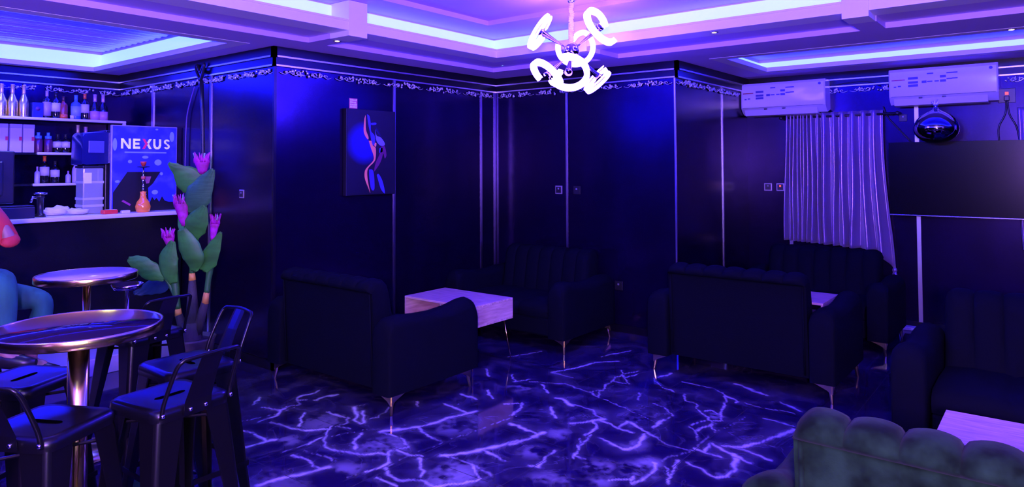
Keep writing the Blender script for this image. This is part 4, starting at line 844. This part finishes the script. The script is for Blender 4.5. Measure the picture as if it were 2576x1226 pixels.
def flower(x, y, h, w, lean=0, dep=-.05):
    bm = bmesh.new(); rr = random.Random(x)
    c0 = PP(x, y+h, dep); c1 = PP(x+lean, y, dep)
    lft = []; ax = (c1-c0); u = RIGHT*1.0; v = FLATF*.6
    for t, k_ in ((0, .25), (.2, .6), (.45, .75), (.7, .9), (.85, 1), (1, .95)):
        lft.append([c0+ax*t+(u*math.cos(a)+v*math.sin(a))*w*S_*k_*(1+.16*math.sin(3*a+t*3))+Vector((0, 0, (.022*math.sin(5*a) if t > .8 else 0))) for a in [2*PI*q/20 for q in range(20)]])
    loft(bm, lft, True, True)
    for q in range(9):
        a = q*.7; b0 = c1+(u*math.cos(a)+v*math.sin(a))*w*S_*.75; tip = b0+(u*math.cos(a)*.02)+Vector((0, 0, .03+.02*rr.random()))
        tube(bm, [b0-Vector((0, 0, .03)), b0, tip], [.012, .010, .002], 5)
    o = mesh('flower', bm, mag, pl, smooth=True)
    bm = bmesh.new()
    for q in range(3):
        a = 1.5+q*1.9; b0 = c1+(u*math.cos(a)+v*math.sin(a))*w*S_*.85; tube(bm, [b0, b0+u*math.cos(a)*.015+Vector((0, 0, .04))], [.007, .003], 5)
    mesh('flower_tip', bm, mat('tip_pale_green', (.3, .5, .3), .6), o, smooth=True)
flower(516, 392, 40, 19); flower(472, 560-65, 65, 17, -8); flower(438, 578, 35, 15, -4); flower(543, 545, 52, 11, 8)
pot = empty('plant_pot', (2.70, 5.30, 0), 0, 'round grey pot on the floor holding the artificial plant', 'pot')
lobj('vessel', [(0, 0), (.12, 0), (.135, .02), (.17, .26), (.178, .28), (.165, .28), (.155, .25), (0, .25)], mat('pot_grey', (.05, .05, .04), .5, noise=(12, (.09, .09, .07), .4, .7, (1, 1, 1))), pot, n=32)
lobj('soil', [(0, .25), (.15, .25), (.12, .262), (0, .27)], mat('soil_dark', (.02, .02, .02), .9, bump=(60, 1)), pot, n=24)
# ---------------------------------------------------------------- person at the left edge
def skin_mesh(name, nodes, edges, m, parent=None, sub=2, root=0):
    me = bpy.data.meshes.new(name); me.from_pydata([n[:3] for n in nodes], edges, []); me.materials.append(m)
    o = link(bpy.data.objects.new(name, me), parent); md = o.modifiers.new('skin', 'SKIN'); md.use_smooth_shade = True
    for i, n in enumerate(nodes):
        sv = me.skin_vertices[0].data[i]; r = n[3]; sv.radius = r if isinstance(r, tuple) else (r, r); sv.use_root = (i == root)
    s = o.modifiers.new('sub', 'SUBSURF'); s.levels = s.render_levels = sub; return o
skin_c = mat('skin_brown', (.32, .16, .12), .5)
# 0 pelvis .. joints (metres)
def limb_hand(nd, ed, wi, w, d, side):
    """palm and five fingers from wrist vertex wi at w pointing along d"""
    d = Vector(d).normalized(); s = d.cross(Vector((0, 0, 1))).normalized()*side; u = s.cross(d)
    p = Vector(w)+d*.05; nd.append((*p, (.032, .02))); pi_ = len(nd)-1; ed.append((wi, pi_))
    for k, (o, L) in enumerate(((-.028, .065), (-.010, .078), (.010, .073), (.028, .058))):
        a = Vector(w)+d*.095+s*o; nd.append((*a, .0105)); ed.append((pi_, len(nd)-1)); b = a+d*L*.5-u*.008; nd.append((*b, .009)); ed.append((len(nd)-2, len(nd)-1)); c = b+d*L*.4-u*.022; nd.append((*c, .0075)); ed.append((len(nd)-2, len(nd)-1))
    a = Vector(w)+d*.045-s*.045; nd.append((*a, .012)); ed.append((pi_, len(nd)-1)); b = a+d*.04-s*.012; nd.append((*b, .009)); ed.append((len(nd)-2, len(nd)-1))
P_ = {'pelvis': (1.22, 5.26, .86), 'waist': (1.20, 5.27, 1.02), 'chest': (1.20, 5.25, 1.22), 'neckb': (1.22, 5.22, 1.40), 'neck': (1.235, 5.20, 1.45), 'head': (1.25, 5.18, 1.55), 'crown': (1.25, 5.19, 1.64),
      'shr': (1.31, 5.08, 1.36), 'elr': (1.425, 4.965, 1.13), 'wrr': (1.34, 5.02, 1.33), 'shl': (1.10, 5.40, 1.36), 'ell': (1.14, 5.52, 1.12), 'wrl': (1.30, 5.48, 1.02),
      'hipr': (1.25, 5.17, .86), 'knr': (1.37, 4.93, .95), 'anr': (1.36, 4.87, .50), 'toer': (1.44, 4.80, .45), 'hipl': (1.26, 5.34, .84), 'knl': (1.64, 5.10, .75), 'anl': (1.58, 5.16, .36), 'toel': (1.66, 5.09, .325)}
nd = []; ix_ = {}
for k_, r in (('pelvis', (.14, .11)), ('waist', (.12, .09)), ('chest', (.15, .10)), ('neckb', (.07, .06)), ('neck', .052), ('head', (.078, .092)), ('crown', (.06, .07)), ('shr', .055), ('elr', .042), ('wrr', .028), ('shl', .055), ('ell', .042), ('wrl', .028), ('hipr', .085), ('knr', .06), ('anr', .04), ('toer', .035), ('hipl', .085), ('knl', .06), ('anl', .04), ('toel', .035)):
    ix_[k_] = len(nd); nd.append((*P_[k_], r))
ed = [(ix_[a], ix_[b_]) for a, b_ in (('pelvis', 'waist'), ('waist', 'chest'), ('chest', 'neckb'), ('neckb', 'neck'), ('neck', 'head'), ('head', 'crown'), ('chest', 'shr'), ('shr', 'elr'), ('elr', 'wrr'), ('chest', 'shl'), ('shl', 'ell'), ('ell', 'wrl'), ('pelvis', 'hipr'), ('hipr', 'knr'), ('knr', 'anr'), ('anr', 'toer'), ('pelvis', 'hipl'), ('hipl', 'knl'), ('knl', 'anl'), ('anl', 'toel'))]
limb_hand(nd, ed, ix_['wrr'], P_['wrr'], (-.35, .25, .6), 1); limb_hand(nd, ed, ix_['wrl'], P_['wrl'], (.6, -.2, -.1), -1)
person = skin_mesh('person', nd, ed, skin_c)
tag(person, 'person in red top and blue trousers sitting cross-legged at the left edge, arm bent', 'person')
red = mat('red_cloth', (.5, .03, .025), .7, bump=(25, .4)); denim = mat('teal_trousers', (.008, .10, .07), .8, noise=(6, (.015, .17, .12), .3, .7, (3, 3, .6)), bump=(40, .2))
def lerp(a, b_, t): return tuple(Vector(P_[a]).lerp(Vector(P_[b_]), t))
nd2 = [(*P_['waist'], (.14, .115)), (*P_['chest'], (.17, .125)), (*lerp('chest', 'neckb', .8), (.10, .08)), (*P_['shr'], .075), (*lerp('shr', 'elr', .6), .068), (*lerp('shr', 'elr', 1.02), .062), (*lerp('elr', 'wrr', .35), .058), (*P_['shl'], .075), (*lerp('shl', 'ell', .95), .06), (*lerp('ell', 'wrl', .4), .055), (*lerp('pelvis', 'waist', .3), (.15, .125))]
skin_mesh('shirt', nd2, [(10, 0), (0, 1), (1, 2), (1, 3), (3, 4), (4, 5), (5, 6), (1, 7), (7, 8), (8, 9)], red, person, 2, 0)
nd3 = [(*P_['pelvis'], (.155, .125)), (*lerp('pelvis', 'waist', .5), (.14, .115)), (*P_['hipr'], .105), (*P_['knr'], .082), (*lerp('knr', 'anr', .5), .07), (*lerp('knr', 'anr', .92), .055), (*P_['hipl'], .105), (*lerp('hipl', 'knl', .6), .09), (*P_['knl'], .075), (*lerp('knl', 'anl', .5), .065), (*lerp('knl', 'anl', .9), .052)]
skin_mesh('trousers', nd3, [(0, 1), (0, 2), (2, 3), (3, 4), (4, 5), (0, 6), (6, 7), (7, 8), (8, 9), (9, 10)], denim, person, 2, 0)
bm = bmesh.new(); bmesh.ops.create_uvsphere(bm, u_segments=20, v_segments=14, radius=1, matrix=Matrix.Translation((1.235, 5.20, 1.60)) @ Matrix.Diagonal((.095, .10, .10, 1)))
mesh('hair', bm, mat('hair_black', (.01, .008, .008), .7), person, smooth=True)
for s in (-1, 1):
    a, b_ = ('anr', 'toer') if s > 0 else ('anl', 'toel'); q = Vector(P_[b_])-Vector(P_[a]); q.z = 0; q.normalize(); p0 = Vector(P_[a])+Vector((0, 0, -.03))
    bm = bmesh.new(); tube(bm, [p0-q*.05, p0, p0+q*.1+Vector((0, 0, -.02)), p0+q*.17+Vector((0, 0, -.025))], [.035, .048, .042, .025], 12); mesh('shoe', bm, plastic_b, person, smooth=True)
fc = bmesh.new()
for s in (-1, 1): bmesh.ops.create_uvsphere(fc, u_segments=8, v_segments=6, radius=.011, matrix=Matrix.Translation((1.25+.075*.72+s*.02, 5.18-.06+s*.025, 1.565)))
mesh('eyes', fc, mat('eye_white', (.8, .8, .8), .3), person, smooth=True)
bm = bmesh.new(); tube(bm, [(1.307, 5.115, 1.565), (1.325, 5.097, 1.535)], [.009, .014], 8); mesh('nose', bm, skin_c, person, smooth=True)
sp = copy_tree(sb); place(sp, 1.21, 5.28, .4, 0, 'backless black metal stool under the seated person at the left edge', 'bar stool', GS)
